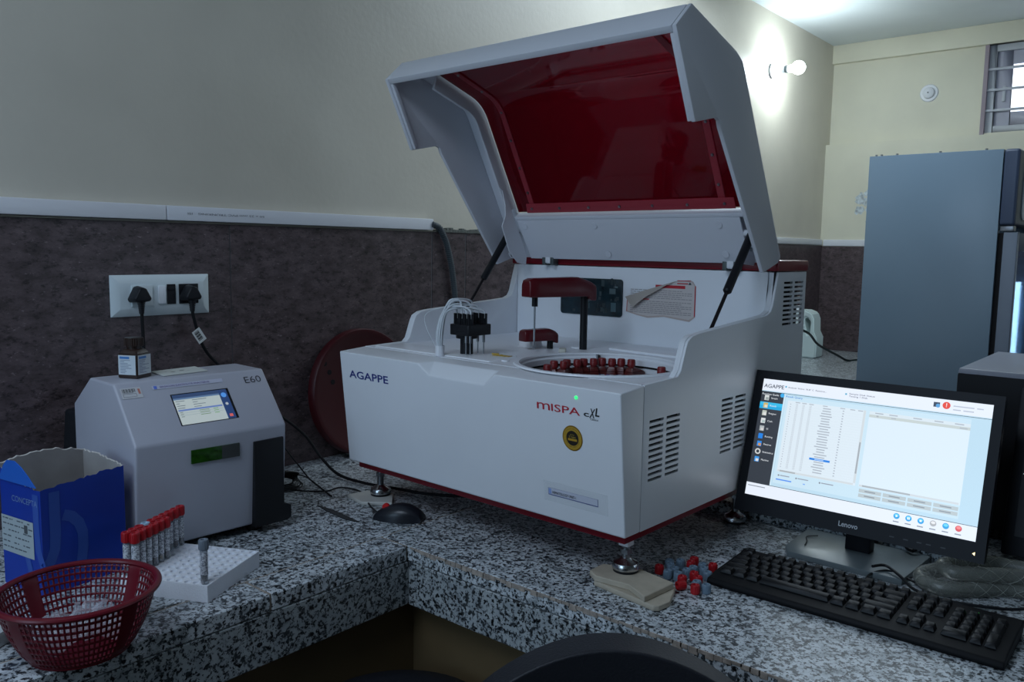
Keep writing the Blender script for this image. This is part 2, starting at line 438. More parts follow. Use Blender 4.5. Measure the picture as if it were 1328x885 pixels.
MB().box(.008, .028, -.0135, -.0118, -.021, .024).build('blank_opening', BLACK, sp)
MB().box(.009, .027, -.0155, -.0130, .010, .019).build('switch_stub', BLACK, sp, bev=.001)
MB().box(.036, .083, -.0137, -.0118, -.021, .024).build('black_socket_module', BLACK, sp, bev=.001)

def plug(x, z, name, label, path, tg=False):
    t = thing(name, label, 'plug', (x, WY1-TH-.016, ZC+z))
    b = MB()
    poly = [(-.023, -.012), (-.019, -.019), (.019, -.019), (.023, -.012), (.009, .015), (.0, .018), (-.009, .015)]
    b.hull([(px, 0, pz) for px, pz in poly], [(px*.8, -.030, pz*.8) for px, pz in poly])
    b.build('plug_body', BLACK, t, bev=.004, seg=3)
    g = MB()
    for k in range(6): g.cyl((0, -.018, -.016-k*.0042), (0, -.018, -.0188-k*.0042), .0085-k*.0006, n=14)
    g.cyl((0, -.018, -.01), (0, -.018, -.043), .0052, n=12)
    g.build('strain_relief', BLACK, t)
    c = MB((-x, -(WY1-TH-.016), -ZC-z)); c.tube(path, .0036, 10, 6); c.build('cord', BLACKM, t)
    return t
p1 = plug(.8545, .462, 'power_plug', 'left black three-pin plug in the wall plate, its cord dropping behind the brown bottle',
     [(.8545, 1.774, ZC+.43), (.856, 1.774, ZC+.36), (.857, 1.775, ZC+.26), (.855, 1.77, ZC+.10), (.85, 1.76, ZC+.012)])
p2 = plug(.972, .462, 'power_plug', 'right black three-pin plug whose cord carries a white tag and runs down to the right',
     [(.972, 1.774, ZC+.43), (.975, 1.775, ZC+.405), (1.003, 1.786, ZC+.335), (1.045, 1.79, ZC+.285), (1.14, 1.77, ZC+.19), (1.24, 1.74, ZC+.10), (1.27, 1.70, ZC+.035), (1.262, 1.62, ZC+.008), (1.262, 1.52, ZC+.006), (1.283, 1.43, ZC+.006), (1.31, 1.33, ZC+.006), (1.40, 1.2, ZC+.006)])
Mt = frame(Vector((.974, 1.772, ZC+.377))-Vector((.972, WY1-TH-.016, ZC+.462)), (.56, .05, -.83), (.83, 0, .56))
cg = decal('cable_tag', [(-.012+.012, -.011, .034, .011, (.72, .74, .72))]+[(.004+i*.0022, -.007, .005+i*.0022+.0007*(i % 3), .005, (.03, .03, .03)) for i in range(11)], Mt, PRINT, p2, .005)
cg.data.materials[0] = PRINT

# bulb on the left wall
lb = thing('wall_bulb', 'glowing bare bulb in a white holder on the left wall near the ceiling', 'lamp', (4.186, WY1, ZC+1.497))
MB().lathe([(.0, -.0), (.038, 0), (.038, -.012), (.024, -.018), (.017, -.03), (.017, -.075), (.0, -.076)], n=28, M=Matrix(((1, 0, 0), (0, 0, 1), (0, 1, 0))).to_3x3()).build('lamp_holder', WHITE2, lb)
MB().lathe([(.016, -.072), (.018, -.076), (.018, -.086), (.016, -.09)], n=24, M=Matrix(((1, 0, 0), (0, 0, 1), (0, 1, 0))).to_3x3()).build('collar', mat('grey_collar', (.16, .2, .22), .4), lb)
q = MB(); MM = Matrix(((1, 0, 0), (0, 0, 1), (0, 1, 0))).to_3x3()
q.lathe([(.001, -.178)]+[(.034*math.sin(R(a)), -.142-.034*math.cos(R(a))) for a in range(12, 146, 12)]+[(.018, -.108), (.016, -.09)], n=28, M=MM)
blb = q.build('bulb', mat('bulb_glow', (1, 1, 1), .4, emit=(.88, .97, 1), es=9), lb)
bo.location = (4.186, WY1-.142, ZC+1.497)
blb.visible_shadow = True
bl.use_shadow = True

# far wall ceiling rose
rs = thing('wall_rose', 'round white plastic outlet on the far wall above the fridge', 'outlet', (5.075, 1.288, ZC+1.463))
MM2 = Matrix(((0, 0, -1), (0, 1, 0), (1, 0, 0))).to_3x3()
MB().lathe([(.001, .006), (.044, .006), (.048, .0)], n=32, M=MM2).build('base_plate', WHITE2, rs)
MB().lathe([(.001, .026), (.02, .026), (.029, .02), (.031, .005)], n=28, M=MM2).build('cap', WHITE2, rs)
MB().lathe([(.001, .0275), (.004, .0275), (.004, .02)], n=12, M=MM2).build('hole', mat('dark_teal', (.02, .06, .07), .5), rs)

# --------------------------------------------------------------- fridge
fr = thing('fridge', 'tall grey-blue glass-door fridge standing beyond the counter', 'fridge', (3.95, .86, 0))
o_ = (-3.95, -.86, 0)
FB = mat('fridge_blue_grey', (.145, .205, .265), .27, var=.05, vs=2)
FD = mat('fridge_dark', (.035, .05, .09), .35)
H = ZC+.972
b = MB(o_); b.box(3.60, 3.625, .640, 1.124, .04, H); b.box(4.22, 4.245, .640, 1.124, .04, H); b.box(3.625, 4.22, 1.10, 1.124, .04, H)
b.box(3.625, 4.22, .64, 1.10, H-.02, H); b.box(3.625, 4.22, .64, 1.10, .04, .25)
b.build('cabinet', FB, fr, bev=.002)
MB(o_).box(3.60, 4.245, .585, .638, H-.285, H).build('header_panel', FD, fr, bev=.012, seg=4)
MB(o_).prism(rrect(3.70, 4.2, H-.26, H-.03, .03), 'y', .580, .5845).build('header_sign', mat('sign_white', (.65, .7, .75), .4), fr)
MB(o_).box(3.615, 3.66, .59, .637, H-.305, H-.285).build('hinge', STEEL, fr, bev=.003)
dr = MB(o_); dr.box(3.612, 3.648, .575, .622, .25, H-.31); dr.box(4.16, 4.24, .575, .622, .25, H-.31); dr.box(3.648, 4.16, .575, .622, .25, .33); dr.box(3.648, 4.16, .575, .622, H-.38, H-.31)
door = dr.build('door', mat('door_grey', (.14, .17, .22), .4), fr, bev=.003)
MB(o_).box(3.649, 4.159, .577, .582, .33, H-.38).build('glass_pane', mat('fridge_glass', (.45, .68, .95), .06, trans=.9), door)
MB(o_).box(4.17, 4.185, .545, .575, .85, 1.15).build('handle', FD, door, bev=.003)
MB(o_).box(3.76, 3.90, .600, .612, ZC+.29, ZC+.47).box(3.84, 3.90, .600, .612, ZC-.3, ZC+.29).build('light_strip', mat('led_strip', (1, 1, 1), .4, emit=(.75, .9, 1), es=14), fr)
gk = MB(o_); gk.box(3.615, 3.645, .6225, .6395, .25, H-.312).box(4.17, 4.235, .6225, .6395, .25, H-.312).box(3.645, 4.17, .6225, .6395, .25, .32).box(3.645, 4.17, .6225, .6395, H-.38, H-.312); gk.build('door_gasket', BLACKM, fr)
for z in (.5, .78, 1.05, 1.3):
    s_ = MB(o_)
    for k in range(14): s_.cyl((3.66+k*.04, .66, z), (3.66+k*.04, 1.09, z), .002, n=5)
    s_.cyl((3.63, .66, z), (4.21, .66, z), .003, n=5).cyl((3.63, 1.09, z), (4.21, 1.09, z), .003, n=5)
    s_.build('wire_shelf', WHITE2, fr)
for x in (3.65, 4.19):
    for y in (.68, 1.08): MB(o_).cyl((x, y, 0), (x, y, .045), .018, n=12).build('foot', BLACK, fr)
MB(o_).box(3.626, 4.219, 1.09, 1.099, .25, H-.021).build('liner', mat('liner_white', (.7, .78, .85), .5), fr)
sc_ = MB(o_)
for y, x in ((1.10, 3.602), (1.02, 3.602), (.86, 3.602), (.70, 3.602), (1.08, 3.604)): sc_.cyl((x+.006, y, H-.001), (x+.006, y, H+.006), .005, n=8)
sc_.build('screw', STEEL, fr)

# jug on the far counter
jg = thing('plastic_jug', 'white plastic jerrycan with a moulded handle on the far end of the counter', 'jug', (4.56, 1.72, ZC), R(0))
JW = mat('jug_plastic', (.66, .78, .76), .4)
b = MB()
prof = [(-.085, 0), (.085, 0), (.092, .012), (.092, .115), (.075, .148), (.072, .215), (.058, .248), (.02, .262), (-.03, .262), (-.05, .25), (-.088, .17), (-.092, .15), (-.092, .012)]
hole = [(.028, .225), (.048, .215), (.056, .195), (.052, .135), (.040, .128), (.034, .15), (.024, .19), (.020, .215)]
def ring_prism(mb, outer, inner, axis, a0, a1):
    # outer polygon with a hole, filled both sides
    for a, flip in ((a0, 0), (a1, 1)):
        pass
bm = bmesh.new()
def loop(pts, x): 
    V = [bm.verts.new((x, -p[0], p[1])) for p in pts]
    E = [bm.edges.new((V[i], V[(i+1) % len(V)])) for i in range(len(V))]
    return V, E
faces = []
for x in (-.055, .055):
    v1, e1 = loop(prof, x); v2, e2 = loop(hole, x)
    faces.append((v1, v2)); bmesh.ops.triangle_fill(bm, use_beauty=True, edges=e1+e2)
for k in (0, 1):
    A, B = faces[0][k], faces[1][k]
    for i in range(len(A)): bm.faces.new((A[i], A[(i+1) % len(A)], B[(i+1) % len(B)], B[i]))
bmesh.ops.recalc_face_normals(bm, faces=bm.faces)
E_ = [e for e in bm.edges if len(e.link_faces) == 2 and e.calc_face_angle(0) > R(40)]
bmesh.ops.bevel(bm, geom=E_, offset=.007, segments=3, affect='EDGES', clamp_overlap=True)
m_ = MB(); m_.b.free(); m_.b = bm; m_.build('body', JW, jg)
MB().cyl((0, .05, .245), (0, .05, .272), .022, n=20).build('screw_cap', WHITE2, jg, bev=.002)

cb = MB(); cb.tube([(1.835, 1.30, ZC+.20), (1.95, 1.40, ZC+.22), (2.5, 1.58, ZC+.31), (3.2, 1.60, ZC+.30), (3.7, 1.55, ZC+.245), (4.0, 1.5, ZC+.193), (4.18, 1.5, ZC+.115), (4.40, 1.48, ZC+.045), (4.52, 1.46, ZC+.006), (4.60, 1.42, ZC+.005), (4.62, 1.25, ZC+.005)], .006, 8, 6)
tag(cb.build('cable', mat('green_black_cable', (.008, .02, .022), .5)), 'dark cable from behind the white analyser sagging past the jerrycan to the far counter', 'cable')
#--PART2--
# ================================================================== ANALYSER
MR = R(-1.45)
def mrot(d, c): return Vector((d*math.cos(MR)-c*math.sin(MR), d*math.sin(MR)+c*math.cos(MR), 0))
ml = mrot(1.45, 1.106); ml.z = ZC
an = thing('blood_analyser', 'large white benchtop blood analyser with its red-windowed lid raised', 'analyser', ml, MR)
MO = (-1.45, -1.106, 0)
def A_(): return MB(MO)
def mfr(d, c, z, x=(0, -1, 0), y=(0, 0, 1)): return frame(Vector((d, c, z))+Vector(MO), x, y)
CL, CR = 1.475, .737
WS = .018
# front cover with its finger recess
def fx(z): return 1.120-(z-.097)*(.025/.246)
fz0, fz1 = .097, .344
b = A_()
ny = [(1.222, fz1), (1.190, .322), (1.043, .321), (1.012, fz1)]
F = [(fx(fz0), CR, fz0), (fx(fz0), CL, fz0), (fx(fz1), CL, fz1)]+[(fx(z), c, z) for c, z in ny]+[(fx(fz1), CR, fz1)]
vf = [b.v(p) for p in F]; b.b.faces.new(vf)
back = [(1.165, CR, fz0), (1.165, CL, fz0), (1.165, CL, .3495), (1.165, CR, .3495)]
vb = [b.v(p) for p in back]
nb = [b.v((fx(fz1)+.030, c, .3462)) for c in (1.205, 1.030)]
# sides, bottom, top
b.b.faces.new((vf[0], vf[1], vb[1], vb[0])); b.b.faces.new((vf[1], vf[2], vb[2], vb[1]))
b.b.faces.new((vf[7], vf[0], vb[0], vb[3]))
b.b.faces.new((vf[2], vf[3], nb[0], vb[2])); b.b.faces.new((nb[0], nb[1], vb[3], vb[2])); b.b.faces.new((nb[1], vf[6], vf[7], vb[3]))
b.b.faces.new((vf[3], vf[4], nb[0])); b.b.faces.new((vf[4], vf[5], nb[1], nb[0])); b.b.faces.new((vf[5], vf[6], nb[1]))
b.b.faces.new(vb)
b.build('front_cover', WHITE, an, bev=.0035, seg=3)
# deck
DK = mat('deck_white', (.88, .89, .93), .3)
b = A_()
RX, RY, RR = 1.312, .934, .157
plate_hole(b, 1.1652, 1.66, CR+WS, CL-WS, RX, RY, RR, .350, 72)
b.box(1.1652, 1.167, CR+.0065, CL-.001, .343, .3499).box(1.1654, 1.285, CR+.0065, CR+WS+.0005, .343, .35).box(1.1654, 1.285, CL-WS-.0005, CL-.001, .343, .35)
b.lathe([(RR, .350), (RR+.0, .3455), (RR-.004, .343), (RR-.004, .318)], (RX, RY, 0), 72)
b.build('deck', DK, an)
b = A_(); b.lathe([(RR+.012, .3503), (RR+.010, .3535), (RR+.001, .3535), (RR-.001, .350)], (RX, RY, 0), 72); b.build('deck_ring', DK, an)
b = A_(); b.lathe([(RR-.0042, .332), (RR-.006, .332), (RR-.006, .3285), (RR-.0042, .3285)], (RX, RY, 0), 72); b.build('gasket', BLACKM, an)
b = A_(); b.lathe([(RR-.004, .318), (RR-.004, .262), (.001, .262)], (RX, RY, 0), 64); b.build('carousel_well', mat('well_grey', (.42, .44, .47), .45), an)
b = A_(); b.lathe([(.001, .272), (.128, .272), (.128, .264)], (RX, RY, 0), 48); b.build('carousel', mat('carousel_dark', (.02, .022, .025), .5), an)
b = A_(); b.box(1.419, 1.441, 1.020, 1.026, .325, .351, Matrix.Rotation(.8, 3, 'Z')); b.build('ring_clip', STEEL, an)
# raised outline on deck, left
b = A_()
b.hull([(1.175, 1.10, .350), (1.175, 1.452, .350), (1.26, 1.452, .350), (1.26, 1.10, .350)], [(1.177, 1.102, .3525), (1.177, 1.45, .3525), (1.258, 1.45, .3525), (1.258, 1.102, .3525)])
b.build('deck_cover', DK, an, bev=.001)
b = A_(); b.hull([(x_, y_, .350) for x_, y_ in circ(1.445, 1.225, .030, 20)], [(x_, y_, .351) for x_, y_ in circ(1.445, 1.225, .030, 20)])
b.lathe([(.028, .0), (.0268, .010), (.022, .019), (.012, .0245), (.001, .026)], (1.445, 1.225, .350), 24)
b.build('dome', DK, an)
for (x_, y_, r_) in ((1.46, 1.19, .012), (1.50, 1.13, .016), (1.27, 1.13, .013), (1.33, .765, .009), (1.21, 1.09, .008)):
    b = A_(); b.lathe([(r_, .3502), (r_*.92, .353), (.0005, .3535)], (x_, y_, 0), 18); b.build('deck_boss', DK, an)
b = A_(); b.prism([(1.52, 1.06), (1.60, 1.06), (1.625, .94), (1.56, .80), (1.50, .80), (1.51, .98)], 'z', .3498, .356); b.build('deck_hatch', DK, an, bev=.003)
YL = mat('yellow_tape', (.55, .36, .05), .5)
b = A_(); b.box(1.245, 1.263, 1.118, 1.158, .3526, .3532, Matrix.Rotation(.2, 3, 'Z')); b.build('yellow_tape', YL, an)
b = A_(); b.box(1.252, 1.256, 1.150, 1.165, .3533, .356, Matrix.Rotation(.5, 3, 'Z')).box(1.25, 1.254, 1.122, 1.146, .3533, .3545, Matrix.Rotation(-.5, 3, 'Z')); b.build('yellow_tab', YL, an)

# vent cutter
def slots(d0, d1, z0, z1, n, gap=.010, skew=0):
    """list of boxes (D0,D1,Z0,Z1) two columns of n slots"""
    o = []; mid = (d0+d1)/2; p = (z1-z0)/n
    for i in range(n):
        for a, b_ in ((d0, mid-gap/2), (mid+gap/2, d1)): o.append((a, b_, z0+i*p+p*.22, z0+i*p+p*.72))
    return o
VENTS = slots(1.184, 1.284, .178, .290, 11)+slots(1.440, 1.540, .182, .294, 11)+slots(1.696, 1.796, .416, .514, 10)
prof = [(1.1655, .097), (1.1655, .3500), (1.272, .353), (1.282, .362), (1.297, .402), (1.303, .413), (1.318, .421), (1.34, .4245), (1.62, .4435), (1.638, .450), (1.646, .462), (1.668, .532), (1.812, .532), (1.812, .097)]
def side(c0, c1, cut):
    b = A_(); b.prism(prof, 'y', c0, c1); o = b.build('side_panel', WHITE, an, bev=.002)
    if cut:
        k = A_()
        for a, e, z0, z1 in VENTS: k.box(a, e, c0-.01, c1+.01, z0, z1)
        ko = k.build('k', WHITE, smooth=False)
        ko.matrix_world = Matrix.Translation(ml) @ Matrix.Rotation(MR, 4, 'Z')
        bpy.context.view_layer.update()
        m = o.modifiers.new('b', 'BOOLEAN'); m.object = ko; m.operation = 'DIFFERENCE'; m.solver = 'EXACT'
        dg = bpy.context.evaluated_depsgraph_get(); me = bpy.data.meshes.new_from_object(o.evaluated_get(dg))
        o.modifiers.clear(); o.data = me; me.name = 'side_panel'
        kd = ko.data; bpy.data.objects.remove(ko); bpy.data.meshes.remove(kd)
    return o
side(CR, CR+.006, True)
b = A_(); b.prism([(1.27, .352), (1.283, .363), (1.298, .403), (1.304, .414), (1.32, .422), (1.62, .4445), (1.64, .451), (1.648, .463), (1.668, .531), (1.66, .531), (1.66, .345), (1.27, .345)], 'y', CR+.0062, CR+WS); b.build('side_liner', WHITE, an, bev=.002)
side(CL-WS, CL, False)
b = A_(); b.box(1.17, 1.80, CR+.014, CR+.016, .12, .34).box(1.675, 1.80, CR+.014, CR+.016, .34, .528); b.build('vent_backing', BLACKM, an)
# rear housing
b = A_(); b.prism([(1.661, .345), (1.661, .532), (1.81, .532), (1.81, .099), (1.70, .099)], 'y', CR+.02, CL-WS-.001); b.build('rear_housing', WHITE, an, bev=.002)
b = A_(); b.box(1.662, 1.816, CR-.002, CL+.002, .5335, .556); b.build('red_top_strip', REDP, an, bev=.003)
b = A_(); b.box(1.138, 1.79, CR+.012, CL-.012, .080, .0968); b.build('base_plate', REDP, an, bev=.001)
# display window in the rear housing
b = A_(); b.prism(rrect(1.120, 1.307, .412, .503, .008), 'x', 1.6575, 1.6612); dw = b.build('display_window', mat('smoked_window', (.012, .03, .04), .12, var=.6, vs=40), an, bev=.0008)
Mw = mfr(1.6575, 1.307, .412)
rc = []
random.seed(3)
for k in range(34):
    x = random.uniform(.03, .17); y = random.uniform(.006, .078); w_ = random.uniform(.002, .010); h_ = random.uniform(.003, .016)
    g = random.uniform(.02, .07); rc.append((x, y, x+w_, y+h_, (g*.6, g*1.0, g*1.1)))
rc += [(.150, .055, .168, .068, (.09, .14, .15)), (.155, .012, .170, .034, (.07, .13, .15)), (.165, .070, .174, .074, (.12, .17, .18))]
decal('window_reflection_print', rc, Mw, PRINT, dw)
# instruction sheet
Ms = mfr(1.6608, 1.110, .410)
RD = (.50, .02, .035); PP = (.62, .56, .54); GK = (.33, .30, .30)
ol = [(.0, .018), (.003, .052), (.137, .095), (.171, .098), (.178, .094), (.184, .085), (.185, .015), (.171, .004), (.150, .006), (.105, .011), (.061, .006), (.03, .011)]
ol2 = [(.003, .020), (.006, .052), (.137, .0935), (.169, .096), (.176, .092), (.1815, .084), (.1825, .016), (.169, .008), (.150, .010), (.105, .0145), (.061, .010), (.03, .014)]
rc = [(ol, (.52, .42, .38)), (ol2, PP), (.1825, .016, .185, .085, RD), (.137, .0945, .171, .0965, RD), (.002, .018, .0035, .05, RD), (.080, .0775, .158, .0845, RD), (.137, .088, .165, .0905, RD)]
random.seed(5)
for k, y in enumerate((.0705, .066, .0615, .057, .0525, .0445, .040, .0355, .031, .0265, .022, .0175)):
    x = .012; e = .176 if k % 3 else .15
    while x < e:
        w_ = random.uniform(.004, .012); rc.append((x, y, min(x+w_, e), y+.0016, GK)); x += w_+.0018
rc.append((.042, .0485, .064, .051, RD))
rc.append(([(.166, .0875), (.1735, .0875), (.170, .0935)], (.04, .05, .06)))
sh = decal('instruction_sheet', rc, Ms, PRINT, an, .0008)
b = MB()
MI = Ms
def ip(x, y, z): return MI @ Vector((x, y, z))
q = [ip(.002, .050, .002), ip(.0, .053, .006), ip(.07, .0745, .010), ip(.137, .0955, .002), ip(.112, .084, .008), ip(.06, .055, .012), ip(.026, .030, .012), ip(.012, .042, .010)]
V = [b.v(p) for p in q]
b.b.faces.new((V[0], V[1], V[2], V[5], V[6], V[7])); b.b.faces.new((V[2], V[3], V[4], V[5]))
b.build('peeled_corner', mat('sheet_back', (.42, .37, .33), .8), an)
# lettering and stickers on the front
slope = math.atan(.025/.246)
def ffr(c, z): return frame(Vector((fx(z), c, z))+Vector(MO), (0, -1, 0), (-math.sin(slope), 0, math.cos(slope)))
NAVY = mat('navy_ink', (.012, .025, .20), .5); REDI = mat('red_ink', (.52, .02, .04), .5); INK = mat('black_ink', (.02, .02, .022), .5)
text('AGAPPE', ffr(1.446, .2895), .0165, NAVY, an, width=.130, bold=.012)
text('m', ffr(.914, .2955), .0185, REDI, an, width=.029, bold=.0)
text('ISPA', ffr(.882, .2955), .0132, REDI, an, width=.062, bold=.006)
text('c', ffr(.8125, .2965), .0095, INK, an, width=.011, bold=.02)
text('X', ffr(.801, .2955), .0165, INK, an, width=.013, bold=.015, shear=.3)
text('L', ffr(.789, .2995), .0145, INK, an, width=.009, bold=.02, shear=.2)
text('Clinical', ffr(.799, .2915), .0035, INK, an, width=.016)
b = A_(); b.cyl((fx(.326)-.0012, .827, .326), (fx(.326)+.001, .827, .326), .0028, n=12); b.build('power_light', mat('led_green', (.05, .8, .2), .4, emit=(.02, 1, .14), es=1.6), an)
GOLD = mat('gold_foil', (.55, .33, .04), .32, .6, var=.35, vs=60)
Mg = ffr(.838, .2535)
bb = MB()
for r0, r1, mi in ((.0, .0215, 0),): bb.face([Mg @ Vector((x, y, .0005)) for x, y in circ(0, 0, .0215, 32, .0225)])
sk = bb.build('gold_seal', GOLD, an)
decal('seal_centre', [(circ(0, 0, .0205, 32, .0215), (.16, .07, .008)), (circ(0, 0, .0195, 32, .0205), (.50, .30, .03)), (circ(0, 0, .0132, 28), (.02, .014, .01)), (-.0095, -.0048, .0095, -.0008, (.50, .28, .02))], Mg, PRINT, sk, .0007)
GI = mat('gold_ink', (.5, .36, .06), .5)
text('UP TO', Mg @ Matrix.Translation((0, .005, .0006)), .0022, GI, sk, align='CENTER', lift=.0006)
text('5 Years', Mg @ Matrix.Translation((0, .0008, .0006)), .0034, GI, sk, align='CENTER', lift=.0006, bold=.01)
for s_, sg in (('EXTENDED WARRANTY', 1), ('TERMS AND CONDITIONS', -1)):
    for i, ch in enumerate(s_):
        a = R(90-(i-(len(s_)-1)/2)*9.0) if sg > 0 else R(-90+(i-(len(s_)-1)/2)*7.6)
        if ch == ' ': continue
        T_ = Mg @ Matrix.Translation((.0155*math.cos(a), .0160*math.sin(a), .0006)) @ Matrix.Rotation(a-math.pi/2 if sg > 0 else a+math.pi/2, 4, 'Z')
        text(ch, T_, .0018, INK, sk, align='CENTER', lift=.0006)
Mb = ffr(.897, .133) @ Matrix.Rotation(R(0), 4, 'Z')
tp = MB(); tp.face([Mb @ Vector(p) for p in ((-.010, -.004, .0002), (.128, -.004, .0002), (.128, .033, .0002), (-.010, .033, .0002))])
tp.build('clear_tape', mat('tape_film', (.66, .69, .70), .2, alpha=.14), an)
decal('label_strip', [(0, .008, .108, .0215, (.10, .12, .30)), (.0006, .0095, .1072, .0212, (.60, .62, .72)), (.001, .010, .007, .020, (.30, .40, .72))], Mb, PRINT, an, .0006)
text('HEMATOLOGY UNIT-1', Mb @ Matrix.Translation((.010, .0118, .0008)), .0052, INK, an, width=.052)

# tower of the wash station
b = A_(); b.cyl((1.225, 1.213, .350), (1.225, 1.213, .392), .0105+.003, n=24); b.cyl((1.225, 1.213, .385), (1.225, 1.213, .403), .0225, n=28); b.cyl((1.225, 1.213, .400), (1.225, 1.213, .412), .018, n=24)
b.build('wash_post', BLACK, an, bev=.0015)
b = A_(); b.prism(rrect(1.190, 1.258, 1.172, 1.230, .006), 'z', .394, .416); b.build('wash_block', BLACK, an, bev=.0015)
NZ = [(1.203, 1.220), (1.203, 1.2065), (1.203, 1.193), (1.203, 1.181), (1.243, 1.215), (1.243, 1.198), (1.243, 1.181)]
for i, (x_, y_) in enumerate(NZ):
    b = A_(); b.cyl((x_, y_, .416), (x_, y_, .428), .0042, n=10)
    b.box(x_-.006, x_-.0022, y_-.0022, y_+.0022, .416, .438).box(x_+.0022, x_+.006, y_-.0022, y_+.0022, .416, .438).box(x_-.002, x_+.002, y_-.0075, y_-.0045, .416, .438).box(x_-.002, x_+.002, y_+.0045, y_+.0075, .416, .438)
    b.build('nozzle_clip', BLACK, an)
    if i in (2, 3, 5, 6):
        b = A_(); b.cyl((x_, y_, .394), (x_, y_, .378), .0028, n=8).cyl((x_, y_, .378), (x_, y_, .354), .0013, n=8); b.build('nozzle', STEEL, an)
b = A_(); b.cyl((1.170, 1.236, .350), (1.170, 1.236, .372), .0095, n=24, cap=False).cyl((1.170, 1.236, .350), (1.170, 1.236, .371), .0075, n=24); b.build('tube_port', WHITE2, an)
TUBE = mat('milky_tube', (.80, .84, .88), .25, trans=.15)
ends = NZ+[(1.222, 1.20)]
for i, (x_, y_) in enumerate(ends):
    a = 2*math.pi*i/8; dx, dy = .004*math.cos(a), .004*math.sin(a)
    h_ = .452+.009*math.sin(i*1.9)
    b = A_(); b.tube([(1.170+dx, 1.236+dy, .360), (1.171+dx*1.4, 1.238+dy*1.4, .395), (1.176+dx, 1.2325+dy, .434), (1.185, 1.222+dy, h_+.003), ((1.19+x_)/2, (1.224+y_)/2-.002, h_+.006), (x_, y_+.002, h_-.001), (x_, y_, .434), (x_, y_, .418)], .0021, 7, 5)
    b.build('tubing', TUBE, an)
b = A_(); b.tube([(1.166, 1.24, .365), (1.155, 1.262, .41), (1.165, 1.272, .435), (1.19, 1.25, .448), (1.22, 1.20, .455), (1.243, 1.190, .450), (1.243, 1.181, .430)], .0009, 6, 5); b.build('tubing', TUBE, an)

# big probe arm
def arm(px, py, ex, ey, z0, th, wd, ph, pr, name, tip, dip):
    """housing from pillar (px,py) to needle end (ex,ey)"""
    p = Vector((px, py, 0)); e = Vector((ex, ey, 0)); d = (e-p); L = d.length; d.normalize(); s = Vector((-d.y, d.x, 0))
    n = 14; rings = []
    b = A_()
    for i in range(n+1):
        t = i/n; x = -th*.55+t*(L+th*.55+.012)
        # height profile: low nose at the pillar, tall at the needle end
        hh = th*(.42+.58*min(1, max(0, (t+.02)/.30))**.55)*(1-.08*t)
        if t > .93: hh *= .90
        w = wd*(.72+.28*math.sin(min(1, t*3)*math.pi/2))*(1 if t < .93 else .88)
        zb = z0-(th*.22 if t < .10 else 0)
        zz = z0+hh
        c = p+d*x
        rings.append([b.v(c+s*a*w/2+Vector((0, 0, z))) for a, z in ((-1, zb), (-1, zz-.28*hh), (-.72, zz), (.72, zz), (1, zz-.28*hh), (1, zb))])
    for A, B in zip(rings, rings[1:]):
        for i in range(6): b.b.faces.new((A[i], A[(i+1) % 6], B[(i+1) % 6], B[i]))
    b.b.faces.new(rings[0]); b.b.faces.new(rings[-1])
    ao = b.build(name, DRED, an, bev=.004, seg=3)
    b = A_(); b.cyl((px, py, .350), (px, py, z0+.01), pr, n=20); b.build('pillar', BLACK, an)
    nx, ny_ = p.x+d.x*(L-.012), p.y+d.y*(L-.012)
    if tip:
        b = A_(); b.cyl((nx, ny_, z0+.002), (nx, ny_, z0-.020), .0065, n=16); b.build('probe_holder', BLACK, an)
    b = A_(); b.cyl((nx, ny_, z0), (nx, ny_, dip+.012), .0021 if tip else .0018, n=8).cyl((nx, ny_, dip+.012), (nx, ny_, dip), .0021, .0008, n=8); b.build('needle', STEEL, an)
arm(1.489, 1.107, 1.352, 1.149, .4695, .044, .040, 0, .0085, 'probe_arm', True, .358)
arm(1.445, 1.167, 1.385, 1.186, .369, .028, .032, 0, .0068, 'stirrer_arm', False, .356)
b = A_(); b.box(1.40, 1.43, 1.10, 1.115, .3502, .358, Matrix.Rotation(.6, 3, 'Z')); b.build('wash_cup', mat('cup_cream', (.6, .58, .5), .5), an, bev=.002)

# feet
for x_, y_, zf in ((1.172, .768, .0215), (1.186, 1.447, .0095), (1.605, .78, .001), (1.74, 1.43, .001)):
    b = A_(); b.box(x_-.0095, x_+.0095, y_-.0095, y_+.0095, .066, .0805); leg = b.build('foot_sleeve', WHITE2, an)
    b = A_(); b.cyl((x_, y_, zf+.02), (x_, y_, .067), .0068, n=12).cyl((x_, y_, .052), (x_, y_, .060), .011, n=6)
    for k in range(4): b.cyl((x_, y_, zf+.026+k*.004), (x_, y_, zf+.028+k*.004), .0078, n=12)
    b.build('foot_bolt', STEEL, leg)
    b = A_(); b.lathe([(.001, zf+.024), (.0085, zf+.023), (.0125, zf+.019), (.0215, zf+.0145), (.0238, zf+.010), (.0238, zf+.004), (.021, zf+.002), (.001, zf+.002)], (x_, y_, 0), 32); b.build('foot_disc', CHROME, leg)
    b = A_(); b.lathe([(.001, zf+.002), (.022, zf+.002), (.022, zf-.0008), (.001, zf-.0008)], (x_, y_, 0), 28); b.build('foot_pad', BLACK, leg)

# ------------------------------------------------------------ lid
P1, P2, P3, P4, P5, P6, P7 = (1.272, .986), (1.468, .924), (1.674, .553), (1.594, .531), (1.382, .810), (1.298, .794), (1.223, .941)
lidprof = [P7, P1, (1.44, .9375), (1.462, .926), (1.475, .909), (1.672, .566), (1.669, .553), P4, (1.389, .796), (1.384, .808), (1.374, .811), P6]
LID = mat('lid_grey_white', (.70, .71, .76), .38)
for c0, c1 in ((CR, CR+.009), (CL-.009, CL)):
    b = A_(); b.prism(lidprof, 'y', c0, c1); b.build('lid_side', LID, an, bev=.003)
